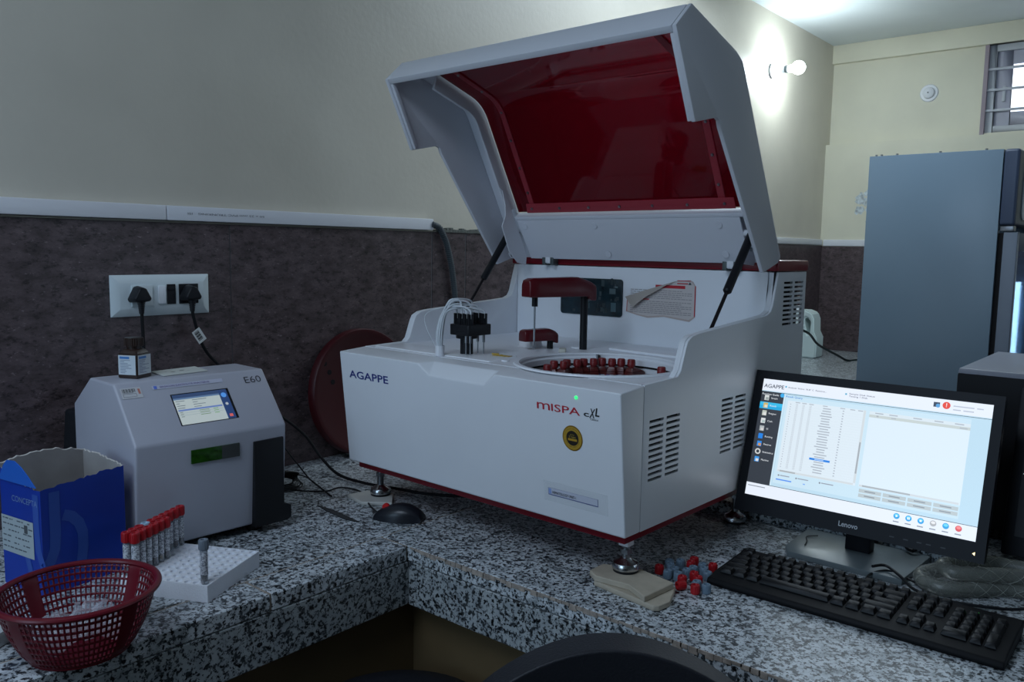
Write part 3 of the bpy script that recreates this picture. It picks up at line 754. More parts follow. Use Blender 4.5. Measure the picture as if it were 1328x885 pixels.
# front lip of the lid
b = A_(); b.prism([P7, P1, (1.300, .977), (1.298, .972), (1.272, .977), (1.235, .938), (1.232, .931)], 'y', CR+.0095, CL-.0095); b.build('lid_lip', LID, an, bev=.002)
# inner rim of the lip at the right and left side panels
for c0, c1 in ((CR+.0095, CR+.017), (CL-.017, CL-.0095)):
    b = A_(); b.prism([(1.232, .931), (1.240, .935), (1.306, .806), (1.300, .796)], 'y', c0, c1); b.build('lid_edge_rib', LID, an, bev=.0015)
# outer skin with the opening: strips along both long sides, bottom strip; normals inwards offset
nrm = Vector((.371, 0, .204)).normalized()          # outward
tdir = (Vector((1.672, 0, .553))-Vector((1.468, 0, .924))).normalized()
def LS(s, c, off):   # s metres along P2->P3, off inwards
    p = Vector((1.468, 0, .924))+tdir*s-nrm*off; return (p.x, c, p.z)
tot = (Vector((1.672, 0, .553))-Vector((1.468, 0, .924))).length
n1 = Vector((.062, 0, .196)).normalized(); t1 = (Vector((1.468, 0, .924))-Vector((1.272, 0, .986))).normalized(); L1 = (Vector((1.468, 0, .924))-Vector((1.272, 0, .986))).length
def LU(s, c, off):
    p = Vector((1.272, 0, .986))+t1*s-n1*off; return (p.x, c, p.z)
def LB(off):  # bend point offset along the bisector
    p = Vector((1.468, 0, .924))-(nrm+n1).normalized()*off*1.06; return p
def strip(c0, c1, o0, o1, s0, s1, name, m, bev=.0015):
    """follows both slopes from s0 on the upper one to s1 on the lower one"""
    b = A_()
    def pr(off):
        q_ = LB(off); L = [LU(s0, 0, off)]
        # rounded bend
        a = Vector(LU(L1-.045, 0, off)); e = Vector(LS(.045, 0, off))
        for k in range(7):
            t = k/6; L.append(tuple(a*(1-t)**2+q_*2*t*(1-t)+e*t*t))
        L.append(LS(s1, 0, off)); return [(p[0], p[2]) for p in L]
    A = pr(o0); B = pr(o1)
    b.prism(A+B[::-1], 'y', c0, c1)
    return b.build(name, m, an, bev=bev)
SO = .385                      # where the opening stops, measured from the bend
strip(1.412, CL-.0095, .001, .010, .03, tot-.002, 'lid_border', LID)
strip(CR+.0095, .768, .001, .010, .03, tot-.002, 'lid_border', LID)
b = A_(); b.hull([LS(.296, .7685, .001), LS(.296, 1.4115, .001), LS(.296, 1.4115, .010), LS(.296, .7685, .010)], [LS(tot-.002, .7685, .001), LS(tot-.002, 1.4115, .001), LS(tot-.002, 1.4115, .010), LS(tot-.002, .7685, .010)]); b.build('lid_lower_border', LID, an, bev=.0015)
# white inner channel round the window
strip(1.402, 1.4115, .0105, .048, .05, .275, 'lid_flange', LID, .003)
b = A_(); b.hull([LS(.292, .78, .0105), LS(.292, 1.40, .0105), LS(.292, 1.40, .034), LS(.292, .78, .034)], [LS(.302, .78, .0105), LS(.302, 1.40, .0105), LS(.302, 1.40, .034), LS(.302, .78, .034)]); b.build('lid_flange', LID, an, bev=.003)
b = A_(); b.hull([LS(.302, .79, .030), LS(.302, 1.395, .030), LS(.302, 1.395, .034), LS(.302, .79, .034)], [LS(tot-.01, .79, .024), LS(tot-.01, 1.395, .024), LS(tot-.01, 1.395, .028), LS(tot-.01, .79, .028)]); b.build('lid_rear_plate', LID, an, bev=.0012)
for s_, c_ in ((.318, 1.375), (.318, 1.16), (.318, .84), (.395, 1.145), (.39, .84)):
    b = A_(); o1 = Vector(LS(s_, c_, .0335 if s_ < .35 else .0305)); b.cyl(o1, o1-nrm*.0015, .008, n=20); b.build('plug_cap', LID, an)
# left inner bracket plate and hinge arms
b = A_(); b.hull([LS(a, 1.4015, o) for a, o in ((.205, .050), (.215, .044), (.25, .050), (.275, .062), (.292, .085), (.36, .09), (.40, .075), (.42, .05), (.40, .036), (.30, .036), (.21, .036))], [LS(a, 1.3985, o) for a, o in ((.205, .050), (.215, .044), (.25, .050), (.275, .062), (.292, .085), (.36, .09), (.40, .075), (.42, .05), (.40, .036), (.30, .036), (.21, .036))])
b.build('lid_bracket', LID, an)
for c_ in (1.425, .787):
    b = A_(); b.cyl((1.612, c_-.012, .612), (1.612, c_+.012, .612), .007, n=14); b.build('strut_pin', WHITE2, an)
    b = A_(); b.cyl((1.612, c_-.013, .612), (1.612, c_-.0115, .612), .0035, n=8); b.build('pin_hole', BLACK, an)
    b = A_(); b.hull([(1.625, c_, .585), (1.640, c_, .580), (1.665, c_, .560), (1.655, c_, .545), (1.60, c_, .548), (1.59, c_, .56)], [(1.625, c_+.003, .585), (1.640, c_+.003, .580), (1.665, c_+.003, .560), (1.655, c_+.003, .545), (1.60, c_+.003, .548), (1.59, c_+.003, .56)]); b.build('hinge_arm', LID, an, bev=.0008)
    b = A_(); b.cyl((1.637, c_-.002, .578), (1.637, c_, .578), .004, n=12).cyl((1.60, c_-.002, .556), (1.60, c_, .556), .004, n=12); b.build('bolt', STEEL, an)
for c_ in (1.338, .835):
    b = A_(); b.box(1.640, 1.662, c_-.018, c_-.008, .532, .552).box(1.640, 1.662, c_+.008, c_+.018, .532, .552); b.build('hinge_cheek', mat('hinge_dark', (.10, .12, .12), .4, .3), an, bev=.001)
    b = A_(); b.cyl((1.648, c_-.012, .542), (1.648, c_+.012, .542), .006, n=12).box(1.640, 1.656, c_-.0075, c_+.0075, .538, .562); b.build('hinge_knuckle', WHITE2, an, bev=.0008)
# gas struts
for c_, lo in ((1.452, (1.462, 1.450, .421)), (.768, (1.425, .762, .418))):
    t_ = Vector((1.612, c_-.006 if c_ > 1 else c_+.006, .613)); l_ = Vector(lo); d = l_-t_
    b = A_(); b.cyl(t_+d*.03, t_+d*.60, .0088, n=16).cyl(t_+d*.60, t_+d*.615, .0088, .006, n=16).cyl(t_-d*.01, t_+d*.05, .0068, n=12); st = b.build('gas_strut', BLACK, an)
    b = A_(); b.cyl(t_+d*.60, t_+d*1.0, .0038, n=10); b.build('strut_rod', mat('dark_rod', (.03, .025, .028), .3, .6), st)
# red window
VIS = mat('red_acrylic', (.11, .0015, .007), .05, trans=.75, ior=1.35)
strip(.7725, 1.398, .012, .0145, .02, .288, 'red_window', VIS, 0)
FRM = mat('red_frame', (.34, .03, .045), .5)
strip(1.337, 1.352, .0148, .0175, .03, .284, 'window_frame_strip', FRM, .0006)
strip(.822, .838, .0148, .0175, .03, .272, 'window_frame_strip', FRM, .0006)
b = A_(); b.hull([LS(.264, .802, .0178), LS(.264, 1.360, .0178), LS(.264, 1.360, .0205), LS(.264, .802, .0205)], [LS(.2885, .802, .0178), LS(.2885, 1.365, .0178), LS(.2885, 1.365, .0205), LS(.2885, .802, .0205)]); b.build('window_frame_strip', FRM, an, bev=.0006)
scr = [LS(.277, 1.345-i*.0868, .0205) for i in range(7)]+[LS(s_, 1.3445, .0175) for s_ in (.03, .10, .17, .235)]+[LS(s_, .830, .0175) for s_ in (.10, .17, .235)]+[LU(.06, 1.3445, .0175), LU(.14, 1.3445, .0175)]
for p in scr:
    b = A_(); p = Vector(p); b.cyl(p, p-nrm*.0025, .0036, .0028, n=12); b.build('screw', STEEL, an)

# reagent bottles standing in the carousel
def bottle_mesh():
    pts = [(-.010, -.013), (.010, -.013), (.014, .030), (-.014, .030)]   # wedge, narrow end first (towards centre)
    b = MB(); b.hull([(x, y, .0) for x, y in pts], [(x, y, .050) for x, y in pts])
    b2 = b
    b.hull([(x, y, .0501) for x, y in pts], [(-.007, -.010, .060), (.007, -.010, .060), (.008, .004, .060), (-.008, .004, .060)])
    return b
caps = [(1.235, 1.016), (1.293, 1.036), (1.305, 1.020), (1.328, 1.030), (1.346, 1.016), (1.366, 1.014), (1.384, 1.001), (1.405, .994), (1.413, .974), (1.427, .960), (1.432, .938), (1.398, .812)]
order = ['first from the left, low by the near rim', 'second from the left', 'third from the left', 'fourth from the left', 'fifth from the left', 'sixth from the left', 'seventh from the left', 'eighth from the left', 'ninth from the left', 'tenth from the left', 'eleventh from the left, beside the dark empty slots', 'alone at the far right of the ring']
BR = mat('amber_brown_bottle', (.12, .016, .014), .3); RC = mat('red_brown_cap', (.22, .016, .018), .4)
b0 = None
for i, (x_, y_) in enumerate(caps):
    # polar position in the ring
    m2 = Vector((x_, y_, 0))
    ang = math.atan2(m2.y-RY, m2.x-RX)
    rad = min(math.hypot(m2.x-RX, m2.y-RY), .122)
    if i == 0: rad = .105
    c = mrot(RX+rad*math.cos(ang), RY+rad*math.sin(ang)); c.z = ZC+.273
    if b0 is None:
        t = thing('reagent_bottle', 'x', 'bottle', c); 
        bottle_mesh().build('body', BR, t, bev=.002)
        q = MB(); q.cyl((0, -.003, .060), (0, -.003, .064), .0065, n=16).lathe([(.0001, .0765), (.0065, .0765), (.0078, .075), (.0082, .072), (.0078, .0715), (.0084, .0705), (.0084, .063), (.0001, .063)], (0, -.003, 0), 20); q.build('cap', RC, t)
        decal('label', [(-.009, -.018, .009, .018, (.60, .62, .70)), (-.009, -.018, -.002, .018, (.02, .03, .30)), (.006, -.018, .009, .018, (.45, .03, .04))], frame((0, -.0132, .026), (1, 0, 0), (0, 0, 1)), PRINT, t)
        b0 = t
    else: t = copy_tree(b0)
    t.location = c; t.rotation_euler = (0, 0, ang+MR-math.pi/2)
    tag(t, 'red-brown reagent bottle in the carousel, '+order[i], 'bottle', 'reagent bottles in the carousel')
# empty white holder in the front of the ring
tt = thing('sample_cup', 'small pale rectangular cup at the near edge of the carousel', 'cup', mrot(1.208, .885)+Vector((0, 0, ZC+.272)), .7)
MB().box(-.012, .012, -.009, .009, 0, .056).build('cup_body', mat('cup_body', (.65, .66, .68), .4), tt, bev=.002)

# red carousel cover leaning on the wall behind the analyser
dc = thing('carousel_lid', 'round maroon plastic disc with three small holes leaning on the brown wall', 'disc', (1.462, 1.745, ZC+.003))
dc.rotation_euler = (R(-5.5), 0, 0)
Mx = Matrix(((1, 0, 0), (0, 0, 1), (0, 1, 0))).to_3x3()
b = MB(); b.lathe([(.001, -.004), (.155, -.004), (.160, -.007), (.170, -.007), (.1735, -.002), (.1735, .016), (.168, .020), (.166, .006), (.001, .005)], (0, 0, .1735), 72, Mx)
DM = mat('maroon_disc', (.05, .0025, .005), .45); b.build('disc', DM, dc)
for hx, hz in ((-.128, .262), (-.115, .238), (-.106, .211)):
    b = MB(); b.lathe([(.001, -.0046), (.0065, -.0046), (.0072, -.0038)], (hx, 0, hz-.0), 16, Mx); b.build('hole', BLACKM, dc)
b = MB(); b.lathe([(.001, -.010), (.02, -.010), (.022, -.004)], (0, 0, .1735), 24, Mx); b.build('hub', DM, dc)
#--PART3--
# ================================================================== SMALL ANALYSER (left)
e = thing('electrolyte_analyser', 'small grey-white desktop analyser with sloping front and little screen, beside the torn blue carton', 'analyser', (.664, 1.42, ZC), -.042)
w_, dt, db, zc, zt, fb = .302, .086, .192, .214, .317, .012
prof = [(fb, .018), (0, zc), (dt, zt), (db, zt), (db+.085, zt-.06), (db+.085, .018)]
b = MB(); b.prism(prof, 'x', 0, w_); b.build('shell', GREYW, e, bev=.005, seg=3)
def fe(x, z): return frame((x, fb*(zc-z)/(zc-.018)-.0004, z), (1, 0, 0), (0, -fb/(zc-.018), 1))
sn = Vector((0, -(zt-zc), dt)).normalized()
def se(x, v): return frame(Vector((x, v, zc+(zt-zc)*v/dt)), (1, 0, 0), (0, dt, zt-zc))
# screen on the slope
M = se(.096, .0195); sl = .0625
b = MB(); b.hull([M @ Vector(p) for p in ((-.002, -.001, -.003), (.114, -.001, -.003), (.114, .0675, -.003), (-.002, .0675, -.003))], [M @ Vector(p) for p in ((-.002, -.001, .0006), (.114, -.001, .0006), (.114, .0675, .0006), (-.002, .0675, .0006))])
bz = b.build('screen_bezel', BLACK, e)
X0, X1, Y0, Y1 = 0, .109, 0, .0655
rc = [(X0, Y0, X1, Y1, (.42, .50, .52)), (X0, Y1-.008, X1, Y1, (.03, .06, .15)), (X0, Y1-.0115, X1-.015, Y1-.008, (.10, .18, .33)), (X1-.017, Y0, X1, Y1-.002, (.02, .05, .16)),
      (.002, .029, X1-.019, .0325, (.12, .20, .48)), (.001, .0245, X1-.018, .0250, (.2, .3, .35)), (.001, .0195, X1-.018, .020, (.2, .3, .35))]
rc += [(circ(X1-.0085, .053, .0055, 16), (.08, .28, .75)), (circ(X1-.0085, .033, .0032, 12), (.4, .45, .5)), (X1-.012, .004, X1-.005, .010, (.6, .12, .12))]
random.seed(2)
for y in (.050, .045, .040, .035):
    rc += [(.003, y, .003+random.uniform(.006, .018), y+.0014, (.12, .16, .2)), (.035, y, .035+random.uniform(.008, .03), y+.0014, (.14, .18, .22))]
for y in (.026, .0215, .0165):
    rc += [(.004, y, .010, y+.0014, (.15, .2, .2)), (.042, y, .062, y+.0014, (.15, .25, .15)), (.07, y, .08, y+.0014, (.15, .35, .15))]
decal('screen', rc, M, attrmat('small_screen', .85, .3), bz, .0008)
M = se(.066, .0722); decal('name_strip', [(0, 0, .140, .0085, (.55, .56, .68)), (.003, .001, .009, .0075, (.12, .2, .7))], M, PRINT, e, .0008)
text('SENSACORE ELECTROLYTE ANALYSER-02', M @ Matrix.Translation((.014, .0025, .001)), .0036, mat('violet_ink', (.10, .06, .25), .6), e, width=.098)
text('E60', se(.252, .0665), .0155, mat('dark_grey_ink', (.05, .05, .06), .5), e, width=.036, bold=-.005)
M = se(.008, .064); decal('barcode_sticker', [(0, 0, .037, .0225, (.60, .60, .62))]+[(.003+i*.0017, .013, .003+i*.0017+(.0011 if i % 3 else .0005), .0205, (.02, .02, .02)) for i in range(14)]+[(.003, .003, .027, .010, (.1, .1, .12)), (.0036, .0036, .0264, .0094, (.6, .6, .62)), (.003, .0115, .022, .0122, (.1, .1, .1)), (.031, .008, .035, .019, (.55, .2, .15))], M, PRINT, e, .0008)
# window, black door, feet
b = MB(); b.prism([(.102, .1665), (.199, .1655), (.199, .1915), (.102, .1925)], 'y', -.001, .02)
wn = b.build('sample_window', mat('dark_green_window', (.012, .055, .006), .12, emit=(.03, .16, .0), es=.02, var=.7, vs=80), e, bev=.0008)
MB().prism([(.162, .1662), (.198, .1656), (.198, .1912), (.162, .1918)], 'y', -.0018, .0).build('window_blank', mat('window_grey', (.05, .055, .055), .15), wn)
b = MB(); b.prism([(.229, .0145), (.229, .188), (.294, .189), (.294, .05), (.302, .048), (.310, .044), (.310, .020), (.300, .0145)], 'y', -.003, .016)
b.build('black_door', mat('door_black', (.006, .006, .008), .55), e, bev=.0015)
for x, y in ((.245, .035), (.04, .035), (.245, .24), (.04, .24)): MB().cyl((x, y, 0), (x, y, .019), .012, n=16).build('foot', BLACK, e)
MB().box(.012, .29, .03, .25, .0125, .0185).build('underside', BLACKM, e)

# things on top of the small analyser
Me = Matrix.Translation((.664, 1.42, ZC)) @ Matrix.Rotation(-.042, 4, 'Z')
c = Me @ Vector((.064, .142, zt+.0005))
bo_ = thing('brown_bottle', 'small square brown bottle with white and blue label on top of the small analyser', 'bottle', c, R(27))
BB = mat('brown_plastic', (.035, .020, .016), .3)
b = MB(); b.box(-.021, .021, -.021, .021, 0, .046); b.b.faces.ensure_lookup_table()
b.hull([(-.021, -.021, .0461), (.021, -.021, .0461), (.021, .021, .0461), (-.021, .021, .0461)], [(-.013, -.013, .055), (.013, -.013, .055), (.013, .013, .055), (-.013, .013, .055)])
b.build('body', BB, bo_, bev=.003, seg=3)
b = MB(); b.cyl((0, 0, .054), (0, 0, .060), .013, n=24).cyl((0, 0, .060), (0, 0, .076), .0165, n=28); 
for k in range(28):
    a = 2*math.pi*k/28; b.box(.0165*math.cos(a)-.0008, .0165*math.cos(a)+.0008, .0165*math.sin(a)-.0008, .0165*math.sin(a)+.0008, .061, .075)
b.build('cap', BB, bo_)
random.seed(9)
for k, (o, x) in enumerate((((-.0185, -.0213, .007), (1, 0, 0)), ((-.0213, .0185, .007), (0, -1, 0)))):
    rc = [(0, 0, .037, .037, (.62, .68, .72))]
    if k == 0: rc += [(.002, .004, .020, .033, (.55, .61, .68))]
    rc += [(.003, .030, .024, .0345, (.06, .22, .55))] 
    for y in [.027-.003*i for i in range(9)]: rc.append((.004, y, random.uniform(.012, .034), y+.0011, (.2, .25, .35)))
    decal('label', rc, frame(o, x, (0, 0, 1)), PRINT, bo_)
c = Me @ Vector((.155, .160, zt+.0006))
pl_ = thing('white_card', 'thin white card lying on top of the small analyser behind the brown bottle', 'card', c, R(-3))
b = MB(); b.hull([(-.050, -.050, 0), (.045, -.040, 0), (.052, .030, 0), (-.045, .018, 0)], [(-.050, -.050, .002), (.045, -.040, .002), (.052, .030, .002), (-.045, .018, .002)])
b.build('card', mat('card_white', (.62, .64, .60), .6), pl_, bev=.0006, seg=1)
decal('card_marks', [(-.02, -.02, -.012, -.015, (.15, .15, .15)), (.0, -.012, .010, -.008, (.12, .12, .12)), (.012, -.018, .018, -.0165, (.2, .2, .2)), (-.030, -.012, -.026, -.010, (.2, .2, .2))], Matrix.Translation((0, 0, .0021)), PRINT, pl_)
# black power adapter behind
ad = thing('power_adapter', 'black power adapter standing against the wall behind the small analyser and the blue carton', 'adapter', (.70, 1.745, ZC), R(12))
MB().hull([(-.028, -.03, 0), (.05, -.03, 0), (.05, .03, 0), (-.028, .03, 0)], [(-.008, -.03, .232), (.05, -.03, .236), (.05, .03, .236), (-.008, .03, .232)]).build('adapter_case', BLACK, ad, bev=.007, seg=3)
MB().tube([(.0, -.0305, .22), (-.02, -.0305, .10), (-.025, -.0305, .02)], .001, 6).build('seam', BLACK, ad)

# ================================================================== TUBE RACK
u = Vector((.888, .460, 0)).normalized(); v = Vector((-u.y, u.x, 0))
RA = math.atan2(u.y, u.x); RO = Vector((.664, 1.189, ZC))
rk = thing('tube_rack', 'white polystyrene tube rack with round dimples, beside the red basket', 'rack', RO, RA)
FO = mat('polystyrene', (.80, .82, .87), .75, bump=.5, bs=400)
n = 10; S = .160; pitch = S/n; rr = .0062
b = MB(); V = {}
K = 12
def gv(x, y): 
    k = (round(x, 6), round(y, 6))
    if k not in V: V[k] = b.v((x, y, .028))
    return V[k]
for i in range(n):
    for j in range(n):
        x0, y0 = i*pitch, j*pitch; cx, cy = x0+pitch/2, y0+pitch/2; h2 = pitch/2
        outer = [gv(cx+h2*a, cy+h2*c_) for a, c_ in ((1, 0), (1, 1), (0, 1), (-1, 1), (-1, 0), (-1, -1), (0, -1), (1, -1))]
        ang = [0, 45, 90, 135, 180, 225, 270, 315]
        r1 = [b.v((cx+rr*math.cos(R(a)), cy+rr*math.sin(R(a)), .028)) for a in ang]
        r2 = [b.v((cx+rr*.92*math.cos(R(a)), cy+rr*.92*math.sin(R(a)), .0245)) for a in ang]
        for k in range(8):
            b.b.faces.new((outer[k], outer[(k+1) % 8], r1[(k+1) % 8], r1[k])); b.b.faces.new((r1[k], r1[(k+1) % 8], r2[(k+1) % 8], r2[k]))
        b.b.faces.new(r2)
# scalloped side wall
per = []
for i in range(2*n+1): per.append((i*pitch/2, 0))
for i in range(1, 2*n+1): per.append((S, i*pitch/2))
for i in range(2*n-1, -1, -1): per.append((i*pitch/2, S))
for i in range(2*n-1, 0, -1): per.append((0, i*pitch/2))
top = [gv(*p) for p in per]
def infl(p, k): 
    x, y = p; q = .0016 if k % 2 else 0
    if k % 2 == 0 and 0: pass
    return (x+(-q if x == 0 else q if x == S else 0), y+(-q if y == 0 else q if y == S else 0))
midr = [b.v((*infl(p, k), .024)) for k, p in enumerate(per)]; bot = [b.v((*infl(p, k), .0)) for k, p in enumerate(per)]
for A, B in ((top, midr), (midr, bot)):
    for i in range(len(A)): b.b.faces.new((A[i], A[(i+1) % len(A)], B[(i+1) % len(B)], B[i]))
b.b.faces.new(bot)
b.build('rack_block', FO, rk, ang=50)

VG = mat('vial_plastic', (.80, .84, .88), .12, trans=.75)
def vac(name, capcol, bloodcol, lblc, seed, cap=True):
    t = thing(name, 'x', 'tube')
    q = MB(); q.lathe([(.0003, 0), (.004, .001), (.0058, .006), (.0060, .062), (.0054, .062), (.0052, .008), (.0003, .004)], n=20); q.build('vial', VG, t)
    if bloodcol is not None: 
        q = MB(); q.lathe([(.0003, .0045), (.0050, .009), (.0050, .040), (.0003, .040)], n=16); q.build('content', mat('serum_'+str(bloodcol), bloodcol, .3), t)
    q = MB(); q.lathe([(.0058, .0585), (.0074, .0595), (.0078, .062), (.0078, .0745), (.0072, .0762), (.0046, .0765), (.0038, .0740), (.0003, .0730)], n=22)
    for k in range(16):
        a = 2*math.pi*k/16; q.cyl((.0077*math.cos(a), .0077*math.sin(a), .061), (.0077*math.cos(a), .0077*math.sin(a), .0745), .0006, n=4)
    q.build('cap', capcol, t)
    # wrapped label, printed on a curved band
    bm_ = bmesh.new(); cl = bm_.loops.layers.float_color.new('Col'); rnd = random.Random(seed)
    nn = 16
    for i in range(nn):
        a0, a1 = R(150+i*15), R(165+i*15)
        zz = .018
        while zz < .0555:
            h = .0015
            f = bm_.faces.new([bm_.verts.new((.00615*math.cos(a), .00615*math.sin(a), z)) for a, z in ((a0, zz), (a1, zz), (a1, zz+h), (a0, zz+h))])
            cc = lblc if rnd.random() < .62 or i in (0, nn-1) else (.26, .27, .31)
            for lp in f.loops: lp[cl] = (*cc, 1)
            zz += h
    me = bpy.data.meshes.new('label'); bm_.to_mesh(me); bm_.free(); me.materials.append(PRINT)
    lo = bpy.data.objects.new('label', me); COL.objects.link(lo); lo.parent = t
    return t
RCAP = mat('red_cap', (.42, .012, .018), .35); GCAP = mat('grey_cap', (.17, .20, .24), .4); BCAP = mat('pale_blue_cap', (.36, .50, .62), .35)
tr_ = vac('blood_tube', RCAP, (.12, .006, .008), (.66, .68, .72), 1)
spots = [(0, 9, 'at the left end of the back row'), (1, 9, 'second in the back row'), (0, 8, 'at the left end of the second row'), (2, 9, 'third in the back row'),
         (1, 8, 'second in the second row'), (3, 9, 'B'), (2, 8, 'third in the second row'), (3, 8, 'fourth in the second row'), (5, 9, 'fifth red one of the back row'), (4, 9, 'right of the pale blue one in the back row'),
         (4, 8, 'with yellow serum, fifth in the second row'), (6, 9, 'sixth red one of the back row'), (7, 9, 'third from the right end of the back row'), (5, 8, 'at the right end of the second row'), (8, 9, 'next to last of the back row'), (9, 9, 'at the far right end of the back row')]
def place(t, i, j, z=.0245):
    p = RO+u*(i+.5)*pitch+v*(j+.5)*pitch; p.z = ZC+z-.012+.012; t.location = p; t.rotation_euler = (0, 0, random.uniform(-1, .4))
first = True; bt = None
for i, j, s_ in spots:
    if s_ == 'B':
        t = vac('blood_tube', BCAP, (.14, .008, .01), (.66, .68, .72), 5); place(t, i, j)
        tag(t, 'tube with pale blue cap among the red-capped tubes in the white rack', 'tube', 'blood tubes in the rack'); continue
    if 'yellow' in s_: t = vac('blood_tube', RCAP, (.55, .28, .03), (.64, .66, .70), 8)
    elif first: t = tr_; first = False
    else: t = copy_tree(tr_)
    place(t, i, j); tag(t, 'red-capped blood tube '+s_+' of the white rack' if 'row' not in s_ else 'red-capped blood tube '+s_+' in the rack', 'tube', 'blood tubes in the rack')
t = vac('blood_tube', GCAP, (.10, .02, .02), (.62, .63, .68), 11); place(t, 0, 0)
p = RO+u*.009+v*.011; p.z = ZC+.0248; t.location = p
tag(t, 'single grey-capped tube standing alone at the near corner of the white rack', 'tube', 'blood tubes in the rack')

# ================================================================== BLUE CARTON
uB = Vector((.986, .17, 0)).normalized(); vB = Vector((-uB.y, uB.x, 0)); NB = Vector((.50, 1.40, ZC))
bx = thing('blue_carton', 'torn-open blue cardboard carton beside the small analyser', 'box', NB, math.atan2(uB.y, uB.x))
CB = mat('carton_blue', (.005, .040, .36), .42, var=.12, vs=14); CIN = mat('carton_inside', (.36, .34, .33), .85, var=.1, vs=30)
CBR = mat('carton_bright_blue', (.02, .14, .62), .38)
Wb, Db = .147, .115
random.seed(21)
def torn(p0, p1, h0, h1, hm=None, n=26, amp=.002):
    o = []
    for i in range(n+1):
        t = i/n; h = h0+(h1-h0)*t+(hm*math.sin(math.pi*t) if hm else 0)+random.uniform(-amp, amp)*(0 if i in (0, n) else 1)
        o.append((p0[0]+(p1[0]-p0[0])*t, p0[1]+(p1[1]-p0[1])*t, h))
    return o
def wallp(p0, p1, h0, h1, nrm_, name, m, mi, hm=None, amp=.002, th=.0022):
    T = torn(p0, p1, h0, h1, hm, amp=amp); nn = Vector((*nrm_, 0))
    b = MB(); A = [b.v(p) for p in T]; B = [b.v((p[0], p[1], 0)) for p in T]
    A2 = [b.v(Vector(p)-nn*th+Vector((0, 0, -.0012))) for p in T]; B2 = [b.v(Vector((p[0], p[1], 0))-nn*th) for p in T]
    for i in range(len(T)-1):
        f = b.b.faces.new((B[i], B[i+1], A[i+1], A[i])); f.material_index = 0
        f = b.b.faces.new((B2[i+1], B2[i], A2[i], A2[i+1])); f.material_index = 1
        f = b.b.faces.new((A[i], A[i+1], A2[i+1], A2[i])); f.material_index = 2
    return b.build(name, [m, mi, mat('torn_edge', (.55, .52, .48), .9)], bx, smooth=False)
wallp((0, 0), (Wb, 0), .176, .187, (0, -1), 'front_wall', CB, CIN, hm=.001)
wallp((Wb, 0), (Wb, Db), .187, .200, (1, 0), 'side_wall', CB, CIN, hm=.003)
wallp((Wb, Db), (0, Db), .200, .207, (0, 1), 'back_wall', CB, CIN, hm=.010)
lf = wallp((0, Db), (0, 0), .200, .176, (-1, 0), 'side_wall', CB, CIN, hm=-.006)
MB().box(.002, Wb-.002, .002, Db-.002, .0005, .003).build('carton_floor', CIN, bx)
# bright flap standing over the left wall
b = MB(); fl = [(0, Db, .180), (0, .10, .205), (-.002, .085, .216), (-.004, .06, .218), (-.005, .04, .211), (-.004, .022, .197), (-.001, .008, .180)]
b.hull([(x, y, z) for x, y, z in fl], [(x-.002, y, z) for x, y, z in fl]); b.build('flap', CBR, bx)
BL2 = mat('emblem_blue', (.03, .09, .40), .42)
def band(M, pts, w, name='emblem', m=BL2):
    b = MB(); P = [Vector((*p, 0)) for p in pts]; L = []
    for i, p in enumerate(P):
        d = (P[min(i+1, len(P)-1)]-P[max(i-1, 0)]).normalized(); s_ = Vector((-d.y, d.x, 0))*w/2
        L.append((b.v(M @ (p+s_+Vector((0, 0, .0005)))), b.v(M @ (p-s_+Vector((0, 0, .0005))))))
    for a, c_ in zip(L, L[1:]): b.b.faces.new((a[0], a[1], c_[1], c_[0]))
    return b.build(name, m, bx, smooth=False)
Mf = frame((0, 0, 0), (1, 0, 0), (0, 0, 1)); Ml = frame((0, Db, 0), (0, -1, 0), (0, 0, 1))
band(Mf, [(.022, .170), (.022, .10), (.020, .075), (.012, .056), (.001, .048)], .018)
band(Mf, [(.036, .128), (.050, .122), (.062, .108), (.068, .09), (.068, .065), (.064, .04), (.058, .02)], .018)
band(Ml, [(Db-.014, .168), (Db-.014, .110), (Db-.011, .075), (Db-.0, .05)], .016)
band(Ml, [(Db-.048, .10), (Db-.044, .06), (Db-.034, .03), (Db-.016, .01)], .014)
text('CONCEPTA', Ml @ Matrix.Translation((.034, .148, 0)) @ Matrix.Rotation(R(0), 4, 'Z'), .010, mat('pale_blue_ink', (.16, .26, .50), .5), bx, width=.072)
rc = [(0, 0, .092, .062, (.42, .48, .50))]
random.seed(4)
for y in (.056, .047, .037, .027, .017, .008):
    x = .004
    while x < .08:
        w = random.uniform(.003, .012); rc.append((x, y, x+w, y+.0022, (.10, .12, .14))); x += w+random.choice((.002, .003, .012))
rc.append((.066, .040, .076, .054, (.08, .09, .1)))
decal('paper_label', rc, Ml @ Matrix.Translation((.0, .058, 0)), PRINT, bx, .0008)

# ================================================================== RED BASKET
BC = Vector((.466, 1.183, ZC))
bk = thing('plastic_basket', 'round dark red perforated plastic basket on the counter edge, holding clear wrapping', 'basket', BC, R(10))
BRM = mat('basket_red', (.13, .004, .013), .36)
bprof = [(.066, .004), (.074, .014), (.081, .027), (.087, .040), (.092, .054), (.096, .067), (.099, .080), (.1015, .086)]
n = 72; b = MB()
rings = []
N2 = 15
def bp(t):
    t *= (len(bprof)-1); i = min(int(t), len(bprof)-2); f_ = t-i
    return tuple(bprof[i][k]*(1-f_)+bprof[i+1][k]*f_ for k in (0, 1))
